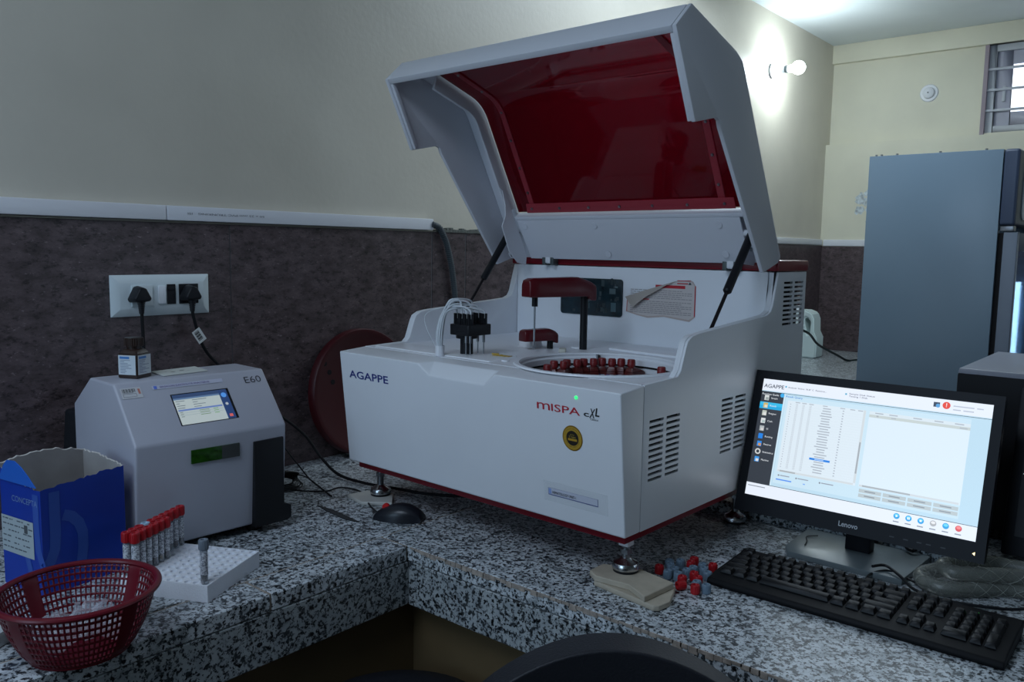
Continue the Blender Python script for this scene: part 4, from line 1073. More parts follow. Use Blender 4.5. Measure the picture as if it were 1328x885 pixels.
# lattice: rings x columns, holes between; solid bars at four places
NC = 84; NR = 9
th_ = []
for c_ in range(NC):
    a = 2*math.pi*c_/NC; w = 2*math.pi/NC
    th_ += [a, a+w*.32]
lv = []
for r_ in range(NR):
    lv += [(r_)/NR, (r_+.30)/NR]
lv.append(1.0)
G = [[b.v((bp(t)[0]*math.cos(a), bp(t)[0]*math.sin(a), bp(t)[1])) for a in th_] for t in lv]
for i in range(len(lv)-1):
    for j in range(len(th_)):
        solid = (j//2) % 21 in (0, 1, 2)
        if i % 2 == 1 and j % 2 == 1 and not solid: continue
        jn = (j+1) % len(th_)
        b.b.faces.new((G[i][j], G[i][jn], G[i+1][jn], G[i+1][j]))
o = b.build('lattice_wall', BRM, bk, norm=True)
sm = o.modifiers.new('s', 'SOLIDIFY'); sm.thickness = .0022; sm.offset = 0
dg = bpy.context.evaluated_depsgraph_get(); me = bpy.data.meshes.new_from_object(o.evaluated_get(dg)); o.modifiers.clear(); o.data = me; me.name = 'lattice_wall'
b = MB(); rim = []
for k in range(10):
    a = 2*math.pi*k/10; rim.append((.1035+.0052*math.cos(a), .0875+.0042*math.sin(a)))
b.lathe(rim+[rim[0]], n=96); b.build('rim', BRM, bk)
b = MB(); b.lathe([(.001, .003), (.060, .003), (.0665, .005), (.0655, .0), (.060, 0), (.0585, .002), (.001, .002)], n=72); b.build('base', BRM, bk)
for k in range(6):
    a = 2*math.pi*k/6
    pass
# crumpled clear wrapping inside
random.seed(12)
b = MB(); n = 18; V = {}
for i in range(n+1):
    for j in range(n+1):
        x = -.062+.124*i/n; y = -.062+.124*j/n
        V[i, j] = b.v((x*.9+random.uniform(-.002, .002), y*.9+random.uniform(-.002, .002), .026+random.uniform(-.0025, .003)+.006*math.sin(x*95+y*60)+.006*math.cos(y*120-x*40)))
for i in range(n):
    for j in range(n): b.b.faces.new((V[i, j], V[i+1, j], V[i+1, j+1], V[i, j+1]))
wr_ = thing('plastic_wrapping', 'crumpled clear plastic wrapping lying in the red basket', 'wrapping', BC+Vector((0, 0, .006)))
FILM = mat('clear_film', (.72, .74, .82), .12, alpha=.3)
b.build('film', FILM, wr_, ang=10)
for L in ([(-.01, .01, .034), (.0, .012, .044), (.003, .012, .056)], [(-.05, .02, .028), (-.04, .03, .036), (-.030, .028, .042)], [(.03, .03, .030), (.04, .028, .036), (.045, .02, .044)]):
    b = MB(); b.tube(L, .004, 8); b.build('twisted_end', FILM, wr_)
# white paper roll end at far left
pr_ = thing('white_tray_edge', 'pale tray peeping in behind the basket at the left border of the view', 'tray', (.385, 1.285, ZC), R(30))
MB().box(-.10, .028, -.02, .04, 0, .022).build('tray', mat('tray_pale', (.55, .60, .60), .5), pr_, bev=.004)

# ================================================================== MOUSE AND CABLES
ms = thing('computer_mouse', 'black computer mouse lying in front of the white analyser near its left foot', 'mouse', (1.150, 1.272, ZC+.0005), math.atan2(-.30, .12)+R(6))
# local x runs from the cable end to the palm end
b = MB(); rings = []
nn = 16
for i in range(nn+1):
    t = i/nn; x = -.052+.104*t
    w = .030*(math.sin(math.pi*(.12+.80*t))**.55) if 0 < t < 1 else .012
    h = .004+.031*(math.sin(math.pi*(.10+.82*t)))**.8*(.75+.45*t)
    if t == 0: h = .011; w = .019
    if t == 1: h = .013; w = .018
    rings.append([b.v((x, w*math.cos(R(a)), max(.0, h*max(0, math.sin(R(a)))**.6))) for a in range(0, 181, 15)])
for A, B in zip(rings, rings[1:]):
    for i in range(len(A)-1): b.b.faces.new((A[i], A[i+1], B[i+1], B[i]))
    b.b.faces.new((A[0], B[0], B[-1], A[-1]))
b.b.faces.new(rings[0]); b.b.faces.new(rings[-1][::-1])
b.build('shell', mat('mouse_black', (.012, .014, .020), .32), ms, bev=0, ang=60)
MB().cyl((-.030, -.003, .024), (-.030, .003, .024), .008, n=16).build('wheel', mat('red_wheel', (.6, .01, .01), .4), ms)
b = MB((-1.15, -1.272, -ZC-.0005))
MI_ = Matrix.Rotation(-(math.atan2(-.30, .12)+R(6)), 3, 'Z')
pts = [(1.128, 1.318, .010), (1.142, 1.345, .006), (1.165, 1.39, .0045), (1.20, 1.45, .0045), (1.214, 1.49, .0045), (1.20, 1.535, .0045), (1.162, 1.535, .0045), (1.13, 1.567, .0045), (1.105, 1.61, .0045), (1.05, 1.67, .0045)]
b = MB(); b.tube([MI_ @ (Vector(p)-Vector((1.15, 1.272, 0))) for p in pts], .0021, 8, 6); b.build('cord', BLACK, ms)
b = MB(); O_ = Vector((1.17, 1.62, 0))
for k in range(6):
    dz = .004+.003*k; s_ = .004*k
    b.tube([(1.02+s_, 1.66+s_, ZC+.03+dz), (1.07, 1.655-s_, ZC+.035+dz), (1.125+s_, 1.635-s_*.5, ZC+.022+dz*.7), (1.15-s_*.6, 1.615+s_, ZC+.006+dz), (1.12, 1.60+s_, ZC+.004+dz*.5), (1.05, 1.63+s_, ZC+.006+dz*.4), (1.00+s_, 1.65, ZC+.02)], .0019, 6, 5)
tag(b.build('cable_bundle', BLACK), 'black looped cable bundle beside the right end of the small analyser', 'cable')
b = MB(); b.tube([(1.06, 1.80-.012, ZC+.10), (1.12, 1.78, ZC+.12), (1.16, 1.74, ZC+.10), (1.175, 1.68, ZC+.05), (1.17, 1.61, ZC+.016), (1.158, 1.53, ZC+.003), (1.148, 1.50, ZC+.003)], .0019, 6, 6)
b.tube([(1.148, 1.505, ZC+.003), (1.165, 1.58, ZC+.012), (1.165, 1.625, ZC+.022), (1.14, 1.65, ZC+.03)], .0016, 6, 6)
tag(b.build('thin_cable', BLACK), 'thin black wire hanging from behind the small analyser to the counter', 'cable')
kf = thing('scissor_blade', 'thin dull metal blade lying flat on the granite left of the mouse', 'blade', (1.085, 1.40, ZC+.0004), math.atan2(1.317-1.477, 1.076-1.091))
b = MB(); b.hull([(-.078, -.002, 0), (-.03, -.010, 0), (.05, -.011, 0), (.082, -.001, 0), (.082, .003, 0), (-.02, .004, 0)], [(-.078, -.002, .0008), (-.03, -.010, .0012), (.05, -.011, .0012), (.082, -.001, .001), (.082, .003, .001), (-.02, .004, .002)]); b.build('blade', mat('dull_metal', (.07, .075, .08), .45, .5), kf)

# pads under the feet
pd = thing('foot_tile', 'chipped white tile under the left front foot of the white analyser', 'tile', (1.2, 1.412, ZC))
P = [(1.172, 1.472), (1.157, 1.404), (1.200, 1.352), (1.248, 1.402), (1.226, 1.462)]
MB((-1.2, -1.412, 0)).prism(P, 'z', .0003, .0080).build('tile', mat('tile_white', (.55, .54, .50), .45), pd, bev=.001, seg=1)
CRM = mat('cream_board', (.48, .42, .33), .6, var=.12, vs=40)
pd = thing('foot_board', 'lower cream board with a broken corner under the right front foot', 'board', (1.165, .705, ZC), 0, 'cream boards under the right foot')
MB((-1.165, -.705, 0)).prism([(1.139, .768), (1.118, .640), (1.124, .632), (1.150, .628), (1.209, .650), (1.21, .735), (1.17, .775)], 'z', .0003, .0098).build('board', CRM, pd, bev=.001, seg=1)
pd = thing('foot_board', 'upper cream board directly under the chrome disc of the right front foot', 'board', (1.165, .705, ZC+.0099), 0, 'cream boards under the right foot')
MB((-1.165, -.705, 0)).prism([(1.136, .764), (1.142, .700), (1.118, .656), (1.200, .648), (1.216, .730), (1.19, .785), (1.15, .785)], 'z', .0, .0102).build('board', CRM, pd, bev=.0012, seg=1)

# loose caps
def loose(m, name):
    q = MB(); q.lathe([(.0062, .0), (.0072, .0005), (.0076, .0025), (.0076, .0140), (.0070, .0158), (.0047, .0160), (.0038, .0130), (.0003, .0125)], n=20)
    for k in range(16):
        a = 2*math.pi*k/16; q.cyl((.0076*math.cos(a), .0076*math.sin(a), .002), (.0076*math.cos(a), .0076*math.sin(a), .0138), .0005, n=4)
    q.lathe([(.0003, .001), (.0062, .0002)], n=20)
    return q.build(name, m)
LC = {'r': loose(RCAP, 'loose_cap'), 'g': loose(mat('blue_grey_cap', (.17, .24, .31), .4), 'loose_cap')}
used = {'r': 0, 'g': 0}
cps = [(1.262, .712, 'r', 0), (1.298, .712, 'g', 0), (1.282, .701, 'g', 0), (1.312, .697, 'g', 0), (1.272, .686, 'g', 0), (1.252, .689, 'g', 0), (1.256, .671, 'g', 0), (1.280, .667, 'g', 0), (1.298, .664, 'g', 0), (1.338, .683, 'r', 0), (1.318, .679, 'r', 0),
       (1.322, .658, 'g', 0), (1.306, .647, 'g', 0), (1.275, .650, 'r', 0), (1.262, .636, 'r', 0), (1.292, .633, 'g', 0), (1.333, .6435, 'r', 0), (1.243, .628, 'g', 0), (1.226, .622, 'r', 0), (1.240, .609, 'g', 0), (1.245, .657, 'r', 0), (1.231, .644, 'r', 1)]
cl_lab = ['red loose cap at the left side, alone beside the cream boards', 'blue-grey loose cap at the back left of the pile', 'blue-grey loose cap just in front of the back-left one', 'blue-grey loose cap at the back of the pile, right of the back-left pair', 'blue-grey loose cap in the middle left of the pile', 'blue-grey loose cap nearest the cream boards', 'blue-grey loose cap right behind the nearest standing red pair at the left', 'blue-grey loose cap at the centre of the pile',
          'blue-grey loose cap behind the centre reds', 'red loose cap rearmost of the pile', 'red loose cap just in front of the rearmost red one', 'blue-grey loose cap at the back right of the pile', 'blue-grey loose cap left of the white paper scrap and in front of the back-right one', 'red loose cap at the centre of the pile', 'red loose cap just right of the centre red one', 'blue-grey loose cap at the right side near the keyboard corner', 'red loose cap farthest right, at the paper scrap', 'blue-grey loose cap behind the nearest red cap', 'nearest standing red loose cap', 'nearest blue-grey loose cap, beside the keyboard corner', 'red loose cap at the left front, behind the fallen one', 'red loose cap lying on its side at the front of the pile']
for (x, y, k, fl_), lb_ in zip(cps, cl_lab):
    o = LC[k] if not used[k] else LC[k].copy()
    if used[k]: COL.objects.link(o)
    used[k] = 1
    o.location = (x, y, ZC+.0003)
    if fl_: o.rotation_euler = (R(90), 0, R(-120)); o.location = (x, y, ZC+.0082)
    tag(o, lb_, 'cap', 'loose tube caps on the counter')
pa = thing('paper_scrap', 'small white paper scrap with dark print behind the left end of the keyboard', 'paper', (1.362, .655, ZC+.0012), R(-8))
b = MB(); b.hull([(-.040, .0, 0), (-.030, -.018, .001), (.028, -.020, .004), (.038, .012, .003)], [(-.040, .0, .0006), (-.030, -.018, .0016), (.028, -.020, .0046), (.038, .012, .0036)]); b.build('paper', mat('paper_white', (.62, .64, .68), .7), pa, smooth=False)
decal('print_marks', [(-.02+.011*i, -.010, -.014+.011*i, -.006+.003*(i % 2), (.05, .05, .07)) for i in range(4)]+[(-.02, -.001, .014, .0015, (.08, .08, .1))], Matrix.Translation((0, 0, .0042)), PRINT, pa)

# ================================================================== KEYBOARD
kb = thing('keyboard', 'black full-size keyboard lying on the counter below the monitor', 'keyboard', (1.350, .402, ZC), 0)
KEYM = mat('key_black', (.006, .0065, .008), .42)
KEYM.node_tree.nodes['Principled BSDF'].inputs['Specular IOR Level'].default_value = .3
KB = mat('keyboard_black', (.004, .0045, .006), .6)
KB.node_tree.nodes['Principled BSDF'].inputs['Specular IOR Level'].default_value = .25
TK = .008
kz0, kz1 = .010, .0225
b = MB()
sec = [(-.072, .0), (-.074, .006), (-.070, .012), (-.040, .0165), (.060, .0215), (.074, .0250), (.076, .021), (.074, .004), (.06, 0)]
b.prism(sec, 'y', -.2255, .2255); b.build('case', KB, kb, bev=.003, seg=3)
pn = (.0215-.0165)/.100
def kplane(x): return .0165+(x+.040)*pn
keymeshes = {}
def keyM(w, d=.0155):
    k = (round(w, 4), round(d, 4))
    if k not in keymeshes:
        b = MB(); hw, hd = w/2, d/2; i = .0028
        b.hull([(-hd, -hw, 0), (hd, -hw, 0), (hd, hw, 0), (-hd, hw, 0)], [(-hd+i, -hw+i, .0075), (hd-i*.4, -hw+i, .0088), (hd-i*.4, hw-i, .0088), (-hd+i, hw-i, .0075)])
        o = b.build('key', KEYM, None, bev=.0006, seg=1); keymeshes[k] = o.data; bpy.data.objects.remove(o)
    return keymeshes[k]
U = .0190
def key(xr, y0, w, d=1):
    o = bpy.data.objects.new('key', keyM(w*U-.0022, d*U-.003)); COL.objects.link(o); o.parent = kb
    o.location = (xr, .2165-(y0+w/2)*U, kplane(xr)-.0005); o.rotation_euler = (0, -math.atan(pn), 0)
rows = [(.0600, [(0, 1)]+[(2+i, 1) for i in range(4)]+[(6.5+i, 1) for i in range(4)]+[(11+i, 1) for i in range(4)]+[(15.25+i, 1) for i in range(3)]),
        (.0370, [(i, 1) for i in range(13)]+[(13, 2)]+[(15.25+i, 1) for i in range(3)]+[(18.5+i, 1) for i in range(4)]),
        (.0180, [(0, 1.5)]+[(1.5+i, 1) for i in range(12)]+[(13.5, 1.5)]+[(15.25+i, 1) for i in range(3)]+[(18.5+i, 1) for i in range(3)]),
        (-.0010, [(0, 1.75)]+[(1.75+i, 1) for i in range(11)]+[(12.75, 2.25)]+[(18.5+i, 1) for i in range(3)]),
        (-.0200, [(0, 2.25)]+[(2.25+i, 1) for i in range(10)]+[(12.25, 2.75)]+[(16.25, 1)]+[(18.5+i, 1) for i in range(3)]),
        (-.0390, [(0, 1.25), (1.25, 1.25), (2.5, 1.25), (3.75, 6.25), (10, 1.25), (11.25, 1.25), (12.5, 1.25), (13.75, 1.25), (15.25, 1), (16.25, 1), (17.25, 1), (18.5, 2), (20.5, 1)])]
for xr, L in rows:
    for y0, w in L: key(xr+.003, y0, w)
key(.0115+.0, 21.5, 1, 2); key(-.0265, 21.5, 1, 2)
MB().cyl((.060, -.166, .0215), (.060, -.166, .0228), .0012, n=8).build('indicator_light', mat('kb_led', (.05, .6, .1), .4, emit=(.05, 1, .1), es=1.5), kb)
kc = MB(); kc.tube([(.074, .02, .018), (.10, .015, .010), (.145, .02, .008), (.172, .002, .012), (.18, -.02, .008), (.17, -.05, .005), (.165, -.09, .005), (.19, -.14, .005), (.235, -.19, .005), (.26, -.24, .005)], .0022, 8, 6); kc.build('cord', BLACK, kb)

# ================================================================== MONITOR
def monitor(name, label, cx, cy, cz, yaw, tilt, sw, shh, bez, chin, base=True):
    n_ = Vector((math.cos(yaw)*math.cos(tilt), math.sin(yaw)*math.cos(tilt), math.sin(tilt)))
    r_ = Vector((-math.sin(yaw), math.cos(yaw), 0))      # viewer's right
    return n_, r_
yaw = R(180.28); tilt = R(16.7)
scn = Vector((1.568, .474, ZC+.2065))
nN = Vector((math.cos(yaw)*math.cos(tilt), math.sin(yaw)*math.cos(tilt), math.sin(tilt))); rN = Vector((-math.sin(yaw), math.cos(yaw), 0)); uN = nN.cross(rN)
mo = thing('monitor', 'black desktop monitor with a lit software screen standing above the keyboard', 'monitor', (1.595, .48, ZC))
Mm = frame(scn-Vector((1.595, .48, ZC)), rN, uN)         # x right, y up, z towards viewer
SW, SH = .4098, .234
b = MB(); bl_, bb_, bt_, br_ = .0165, .034, .0165, .0165
def MP(x, y, z): return Mm @ Vector((x, y, z))
def box_m(b, x0, x1, y0, y1, z0, z1):
    b.hull([MP(x, y, z0) for x, y in ((x0, y0), (x1, y0), (x1, y1), (x0, y1))], [MP(x, y, z1) for x, y in ((x0, y0), (x1, y0), (x1, y1), (x0, y1))])
X0, X1, Y0, Y1 = -SW/2, SW/2, -SH/2, SH/2
def rp(x0, x1, y0, y1, z0, z1, r, name, m, par, bev=0):
    b = MB(); L = rrect(x0, x1, y0, y1, r); b.hull([MP(x, y, z0) for x, y in L], [MP(x, y, z1) for x, y in L]); return b.build(name, m, par, bev=bev)
MBK = mat('monitor_black', (.006, .007, .011), .45)
MBK.node_tree.nodes['Principled BSDF'].inputs['Specular IOR Level'].default_value = .25
rp(X0-bl_, X1+br_, Y0-bb_, Y1+bt_, -.020, -.0005, .006, 'housing', MBK, mo, .002)
# bezel frame in four bars
b = MB(); z0, z1 = -.0006, .0022
box_m(b, X0-bl_, X0, Y0-bb_, Y1+bt_, z0, z1); box_m(b, X1, X1+br_, Y0-bb_, Y1+bt_, z0, z1); box_m(b, X0, X1, Y1, Y1+bt_, z0, z1); box_m(b, X0, X1, Y0-bb_, Y0, z0, z1)
b.build('bezel', MBK, mo)
b = MB(); box_m(b, -.10, .10, -.10, .07, -.045, -.019); b.build('back_bulge', MBK, mo, bev=.008)
# screen picture
def S(px, py): return (X0+px*SW, Y0+py*SH)   # unit coordinates
rc = []
def r(x0, y0, x1, y1, c): rc.append((X0+x0*SW, Y0+y0*SH, X0+x1*SW, Y0+y1*SH, c))
r(0, 0, 1, 1, (.78, .84, .95)); r(0, .105, 1, .90, (.50, .70, .84)); r(0, .89, 1, .8935, (.04, .05, .06)); r(0, .103, 1, .107, (.04, .05, .06))
r(.0, .107, .113, .89, (.035, .042, .055)); r(.0, .742, .113, .80, (.02, .38, .72)); r(.0, .77, .113, .80, (.04, .48, .80))
r(.113, .107, .12, .89, (.60, .78, .90))
r(.125, .135, .925, .875, (.58, .76, .88))
r(.137, .235, .500, .838, (.70, .80, .88)); r(.515, .235, .925, .838, (.70, .82, .92)); r(.515, .790, .925, .812, (.55, .62, .62)); r(.515, .812, .925, .838, (.68, .78, .85))
r(.489, .255, .499, .838, (.62, .68, .72)); r(.4905, .33, .4975, .58, (.36, .40, .44)); r(.14, .237, .49, .252, (.62, .68, .72)); r(.150, .238, .225, .251, (.40, .44, .47)); r(.517, .237, .92, .252, (.62, .68, .72)); r(.53, .238, .73, .251, (.40, .44, .47))
random.seed(31)
G_ = (.40, .45, .52)
for i in range(26):
    y = .805-i*.0212
    if i == 20: r(.28, y-.004, .375, y+.013, (.02, .22, .75))
    r(.150, y, .154, y+.008, G_)
    for x in (.178, .210, .243):
        r(x, y-.002, x+.009, y+.012, (.42, .46, .52)); r(x+.0012, y+.0005, x+.0078, y+.0095, (.70, .80, .88))
    w = random.uniform(.018, .032); r(.325-w, y, .325+w, y+.0085, G_ if i != 20 else (.4, .6, .9)); r(.397, y, .404, y+.008, G_)
    r(.137, y-.0055, .489, y-.005, (.58, .66, .72))
for x in (.175, .207, .240, .305, .385, .43, .485-.02): r(x, .825, x+.022, .832, G_)
for x in (.54, .60, .70, .785, .865): r(x, .822, x+.035, .830, G_)
r(.547, .797, .556, .809, (.40, .44, .48)); r(.61, .799, .63, .806, G_); r(.885, .796, .915, .803, G_)
for j, y in enumerate((.155, .192)):
    for i in range(4): r(.520+i*.102, y, .520+i*.102+.095, y+.028, (.48, .55, .58)); r(.545+i*.102, y+.010, .590+i*.102, y+.018, (.25, .28, .32))
r(.137, .206, .139, .206, G_); 
for x, w in ((.150, .045), (.235, .050), (.345, .055)): rc.append((circ(*S(x, .205), .0018, 10, .0018), (.25, .28, .33))); r(x+.007, .202, x+.007+w, .210, (.30, .33, .40))
r(.14, .165, .215, .175, (.10, .28, .85)); r(.27, .165, .28, .174, (.2, .4, .85)); r(.01, .075, .095, .082, (.25, .28, .33))
for x, w in ():
    xx = x
    while xx < x+w: q_ = random.uniform(.006, .02); r(xx, .945, xx+q_, .952, (.25, .28, .33)); xx += q_+.005
r(.113, .943, .121, .957, (.1, .4, .6)); r(.397, .943, .405, .957, (.1, .4, .6))
r(.772, .935, .797, .972, (.03, .05, .09)); rc.append((circ(*S(.790, .946), .0035, 14), (.1, .35, .7))); rc.append((circ(*S(.823, .955), .0064, 20), (.75, .06, .03))); r(.8215, .952, .8245, .972, (.9, .85, .85)); r(.8215, .942, .8245, .948, (.9, .85, .85))
for x0_, x1_, y in ((.85, .93, .953), (.94, .965, .953), (.85, .88, .925), (.89, .93, .925)): r(x0_, y, x1_, y+.008, (.45, .50, .60))
cols = [(.02, .35, .75)]*3+[(.42, .43, .44), (.02, .35, .75), (.65, .08, .08)]
for i, c_ in enumerate(cols):
    x = .690+i*.0485; rc.append((circ(*S(x, .068), .0052, 18), c_)); rc.append((circ(*S(x, .074), .0035, 14, .0024), tuple(min(1, k*1.6+.12) for k in c_)))
    r(x-.012, .022, x+.012, .030, (.25, .28, .33))
for x, k in ((.690, 0), (.7385, 1), (.787, 2)):
    if k == 0: rc.append(([S(x-.003, .058), S(x+.006, .068), S(x-.003, .078)], (.9, .95, 1)))
    elif k == 1: r(x-.005, .059, x-.001, .077, (.9, .95, 1)); r(x+.001, .059, x+.005, .077, (.9, .95, 1))
    else: r(x-.004, .061, x+.004, .075, (.9, .95, 1))
ic = [((.62, .66, .66), (.3, .35, .35)), ((.60, .45, .15), (.7, .7, .6)), ((.5, .55, .5), (.7, .7, .7)), ((.65, .68, .70), (.4, .5, .5)), ((.4, .44, .46), (.6, .6, .6)), ((.02, .22, .75), (.02, .22, .75)), ((.03, .25, .75), (.6, .3, .1)), ((.6, .62, .62), (.035, .042, .055)), ((.05, .3, .75), (.7, .7, .7))]
for i, (c1, c2) in enumerate(ic):
    y = .838-i*.0665
    if i == 7: rc.append((circ(*S(.030, y), .0058, 16), c1)); rc.append((circ(*S(.030, y), .0032, 12), c2))
    else: r(.020, y-.022, .042, y+.022, c1); r(.026, y-.018, .040, y+.004, c2)
rc.append((circ(*S(.106, .872), .0042, 14), (.05, .4, .8)))
scr_ = decal('screen', rc, Mm, SCREEN, mo, .0002)
EW = mat('glow_text_white', (.01, .01, .01), .5, emit=(.75, .80, .85), es=1); EK = mat('screen_text_dark', (.01, .01, .015), .5, emit=(.02, .025, .05), es=1); EB = mat('screen_text_blue', (.01, .01, .02), .5, emit=(.02, .2, .6), es=1)
def st(s, x, y, h, m, w=None, bold=0): 
    p = S(x, y); text(s, Mm @ Matrix.Translation((p[0], p[1], 0)), h, m, scr_, width=w, lift=.0016, bold=bold)
st('AGAPPE', .008, .925, .0078, EK, .041, .008); st('Function Guide', .006, .862, .0036, EW, .034, .005); st('Result Query', .125, .862, .0036, EB, .033, .01)
for i, s_ in enumerate(('Sample', 'Result', 'Reagent', 'Cali.', 'QC', 'Running', 'Reserve', 'Statistics', 'Machine')): st(s_, .053, .832-i*.0665, .0034, EW, (len(s_))*.0022)
st('Analyser Status: 36.8° C  Reaction...', .127, .942, .003, EK, .076); st('Sample Disk Status:', .415, .950, .003, EK, .047); st('Testing 1 Disk', .415, .930, .003, EK, .034)
text('Lenovo', Mm @ Matrix.Translation((-.018, Y0-.0225, 0)), .0095, mat('logo_grey', (.55, .57, .60), .4), mo, width=.034, lift=.0026, bold=.012)
b = MB(); b.face([MP(*S(.994, 0)[:1], Y0-.020, .0026), MP(S(.994, 0)[0]+.004, Y0-.017, .0026), MP(S(.994, 0)[0]+.004, Y0-.023, .0026)]); b.build('power_light', mat('amber_led', (.8, .5, .1), .4, emit=(1, .85, .45), es=2), mo)
for x in (.075, .098, .12, .135, .158): rp(x-.004, x+.004, Y0-.0225, Y0-.0205, .0021, .0024, .0008, 'button_mark', mat('mark_grey', (.05, .052, .06), .5), mo)
# neck and foot
MOo = (-1.595, -.48, 0)
b = MB(MOo); b.hull([(1.588, .452, .010), (1.618, .452, .010), (1.618, .498, .010), (1.588, .498, .010)], [(1.600, .452, .20), (1.625, .452, .20), (1.625, .498, .20), (1.600, .498, .20)]); b.build('neck', MBK, mo, bev=.003)
b = MB(MOo); b.prism([(1.500, .370), (1.655, .362), (1.660, .370), (1.660, .588), (1.655, .594), (1.530, .590), (1.500, .575)], 'z', .0, .011); b.build('foot_plate', mat('monitor_foot', (.15, .18, .19), .3), mo, bev=.002)
b = MB(MOo); b.tube([(1.62, .56, .013), (1.60, .575, .013), (1.575, .565, .013), (1.55, .56, .013)], .001, 6); b.build('foot_scratch', BLACK, mo)
vc = MB(); vc.tube([(1.66, .44, ZC+.12), (1.69, .43, ZC+.06), (1.68, .418, ZC+.035), (1.655, .405, ZC+.02), (1.645, .39, ZC+.018)], .0042, 8, 6)
vc.tube([(1.67, .45, ZC+.12), (1.70, .42, ZC+.07), (1.705, .39, ZC+.045), (1.70, .36, ZC+.034)], .003, 8, 6)
vc.tube([(1.645, .39, ZC+.018), (1.69, .37, ZC+.034), (1.72, .34, ZC+.034), (1.74, .30, ZC+.033)], .003, 8, 6)
tag(vc.build('monitor_cable', BLACK), 'black cables hanging behind the neck of the monitor onto the raised slab', 'cable')

# second monitor at the right border
m2 = thing('monitor', 'dark edge of a second monitor with two small white icons at the right border', 'monitor', (1.74, .06, ZC+.026))
sc2 = Vector((1.715, .035, ZC+.19)); Mm = frame(sc2-Vector((1.74, .06, ZC+.026)), rN, uN)
rp(-.218, .218, -.155, .150, -.020, 0, .006, 'housing', MBK, m2, .002)
rp(-.200, .200, -.120, .132, .0, .0006, .001, 'screen', mat('dark_screen', (.004, .005, .010), .5), m2)
IW = mat('icon_white', (.5, .5, .5), .5, emit=(.7, .75, .8), es=.9)
for y in (.052, -.003):
    rp(-.196, -.186, y, y+.010, .0008, .0012, .001, 'icon', IW, m2); rp(-.198, -.184, y-.005, y-.0035, .0008, .0012, .0003, 'icon_caption', IW, m2)
b = MB((-1.74, -.06, -.026)); b.hull([(1.74, .04, .036), (1.765, .04, .036), (1.765, .08, .036), (1.74, .08, .036)], [(1.745, .04, .20), (1.765, .04, .20), (1.765, .08, .20), (1.745, .08, .20)]); b.build('neck', MBK, m2)
MB((-1.74, -.06, 0)).prism(rrect(1.70, 1.775, -.02, .14, .02), 'z', 0, .010).build('foot_plate', MBK, m2, bev=.002)
# black case behind it
pc = thing('computer_case', 'large black computer case with a light grey top behind the monitors', 'computer', (1.95, .18, ZC+.026))
o_ = (-1.95, -.18, 0)
MB(o_).box(1.79, 2.18, -.05, .368, .02, .318).build('case_body', mat('case_black', (.0035, .0035, .006), .7), pc, bev=.004)
MB(o_).prism([(1.79, .318), (1.80, .327), (2.18, .327), (2.18, .318)], 'y', -.05, .367).build('top_panel', mat('case_top_grey', (.22, .23, .28), .35), pc, bev=.001)
b = MB(o_); b.box(1.80, 2.17, -.04, .36, .0, .02); b.build('plinth', mat('plinth_grey', (.05, .055, .06), .6), pc)
b = MB(o_)
for i in range(26):
    for j in range(3): b.box(1.7985, 1.7999, -.03+i*.015, -.022+i*.015, .003+j*.006, .0065+j*.006)
b.build('plinth_mesh', BLACKM, pc)['kind'] = 'stuff'

# coiled clear hoses and cable by the monitor foot
HO = mat('braided_hose', (.26, .27, .24), .25, trans=.35, alpha=.7)
HS = ['thick clear hose loop nearest the monitor foot, on the granite behind the keyboard', 'thick clear hose loop behind the nearest one, running out to the right', 'thick clear hose end lying lowest beside the keyboard, at the right border']
paths = [[(1.62, .02, .016), (1.640, .12, .015), (1.645, .22, .014), (1.632, .290, .014), (1.590, .330, .014), (1.545, .350, .014), (1.508, .335, .014), (1.502, .298, .014), (1.535, .262, .014), (1.575, .215, .014), (1.585, .12, .014), (1.58, .02, .014)],
         [(1.60, .02, .045), (1.618, .12, .040), (1.622, .21, .038), (1.612, .265, .038), (1.580, .300, .038), (1.548, .318, .037), (1.525, .300, .036), (1.540, .262, .0385), (1.58, .20, .0385), (1.585, .12, .040), (1.57, .02, .045)]]
HS = ['lower thick clear hose loop lying on the granite between monitor foot and keyboard', 'upper clear hose loop lying on top of the lower one at the right border']
for pth, lb_ in zip(paths, HS):
    h_ = thing('clear_hose', lb_, 'hose', (pth[3][0], pth[3][1], ZC), 0, 'clear hoses beside the monitor')
    o_ = (-pth[3][0], -pth[3][1], 0)
    b = MB(o_); b.tube(pth, .0125, 16, 8); b.build('hose_wall', HO, h_)
    b = MB(o_)
    P = [Vector(p) for p in pth]
    for sgn in (1, -1):
        for ph in (0, 2.1, 4.2):
            L = []; N_ = 90
            for k in range(N_+1):
                t = k/N_*(len(P)-1); i = min(int(t), len(P)-2); f_ = t-i; p = P[i].lerp(P[i+1], f_); d = (P[i+1]-P[i]).normalized(); s_ = Vector((-d.y, d.x, 0)).normalized()
                a = sgn*k*.55+ph; L.append(p+s_*.0128*math.cos(a)+Vector((0, 0, .0128*math.sin(a))))
            b.tube(L, .0004, 3, 0)
    b.build('hose_braid', mat('braid_thread', (.30, .31, .28), .5), h_)
b = MB(); b.tube([(1.50, .42, ZC+.022), (1.525, .405, ZC+.02), (1.505, .375, ZC+.015), (1.478, .345, ZC+.008), (1.470, .30, ZC+.006), (1.485, .24, ZC+.006), (1.52, .19, ZC+.006), (1.56, .12, ZC+.03)], .0026, 8, 6)
b.tube([(1.46, .36, ZC+.006), (1.455, .29, ZC+.006), (1.445, .22, ZC+.006), (1.47, .17, ZC+.006), (1.49, .10, ZC+.006)], .0026, 8, 6)
tag(b.build('cable_tangle', BLACK), 'black cables lying across the granite between keyboard and clear hoses', 'cable')

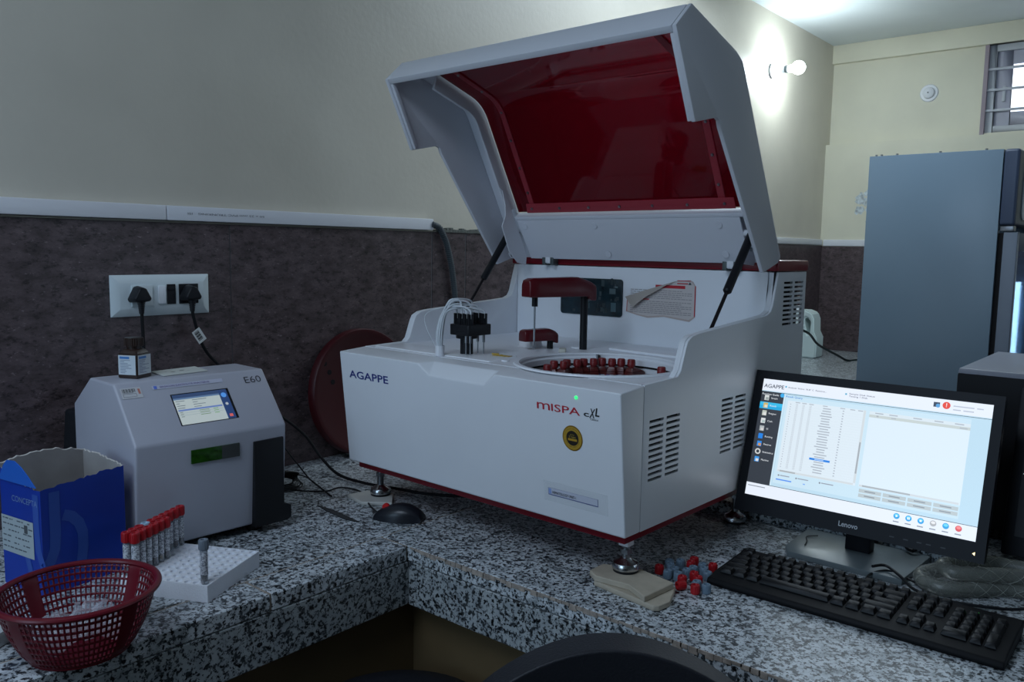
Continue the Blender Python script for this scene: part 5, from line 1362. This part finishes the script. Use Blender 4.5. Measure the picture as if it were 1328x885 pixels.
# ================================================================== CHAIR AND STOOL
CF = mat('chair_black', (.010, .011, .016), .55, bump=.3, bs=300)
ch = thing('office_chair', 'black office chair whose curved backrest top shows at the bottom edge', 'chair', (.63, .345, 0), R(40.12))
BXc = .31
b = MB(); n = 24; rows_ = 8; G = []
for i in range(n+1):
    y = -.226+.452*i/n; u_ = abs(y-.0)/.226
    top = ZC+.074-.105*u_**2-.16*max(0, (u_-.72)/.28)**2.2
    G.append([(y, (ZC-.34)+(top-(ZC-.34))*k/rows_, -.045*u_**2) for k in range(rows_+1)])
A = [[b.v((BXc+o-.026, y+.008, z)) for y, z, o in c_] for c_ in G]; B = [[b.v((BXc+o+.026, y+.008, z)) for y, z, o in c_] for c_ in G]
for Q in (A, B):
    for i in range(n):
        for k in range(rows_): b.b.faces.new((Q[i][k], Q[i+1][k], Q[i+1][k+1], Q[i][k+1]))
for i in range(n):
    b.b.faces.new((A[i][-1], A[i+1][-1], B[i+1][-1], B[i][-1])); b.b.faces.new((A[i][0], A[i+1][0], B[i+1][0], B[i][0]))
for k in range(rows_):
    for i in (0, n): b.b.faces.new((A[i][k], A[i][k+1], B[i][k+1], B[i][k]))
b.build('backrest', CF, ch, bev=.016, seg=5, ang=60)
b = MB(); b.prism(rrect(-.20, .25, -.23, .23, .07), 'z', .43, .49); b.build('seat', CF, ch, bev=.02, seg=3)
b = MB(); b.tube([(.35, 0, .62), (.35, 0, .47), (.25, 0, .415), (.03, 0, .42)], .014, 10, 4); b.build('back_support', BLACK, ch)
b = MB(); b.cyl((.02, 0, .09), (.02, 0, .43), .025, n=16); b.build('gas_column', BLACK, ch)
for k in range(5):
    a = 2*math.pi*k/5+.3; d = Vector((math.cos(a), math.sin(a), 0)); c_ = Vector((.02, 0, 0))
    b = MB(); b.tube([c_+d*.02+Vector((0, 0, .10)), c_+d*.15+Vector((0, 0, .085)), c_+d*.25+Vector((0, 0, .065))], .016, 8, 3); lg = b.build('leg', BLACK, ch)
    b = MB(); e_ = c_+d*.25; s_ = Vector((-d.y, d.x, 0)); b.cyl(e_-s_*.02+Vector((0, 0, .027)), e_+s_*.02+Vector((0, 0, .027)), .027, n=16); b.build('caster', BLACKM, lg)
so = thing('round_stool', 'round black stool in the shadow under the inner corner of the counter', 'stool', (.88, .98, 0))
MB().lathe([(.001, ZC-.205), (.13, ZC-.205), (.165, ZC-.212), (.178, ZC-.225), (.178, ZC-.245), (.165, ZC-.26), (.001, ZC-.262)], n=48).build('seat', CF, so)
MB().lathe([(.176, ZC-.232), (.1815, ZC-.2345), (.176, ZC-.238)], n=48).build('piping', BLACK, so)
for k in range(4):
    a = R(45+90*k); MB().cyl((.11*math.cos(a), .11*math.sin(a), ZC-.262), (.15*math.cos(a), .15*math.sin(a), 0), .012, n=10).build('leg', BLACK, so)
MB().lathe([(.130, .26), (.140, .268), (.130, .276), (.124, .268), (.130, .26)], n=36).build('footrest_ring', BLACK, so)
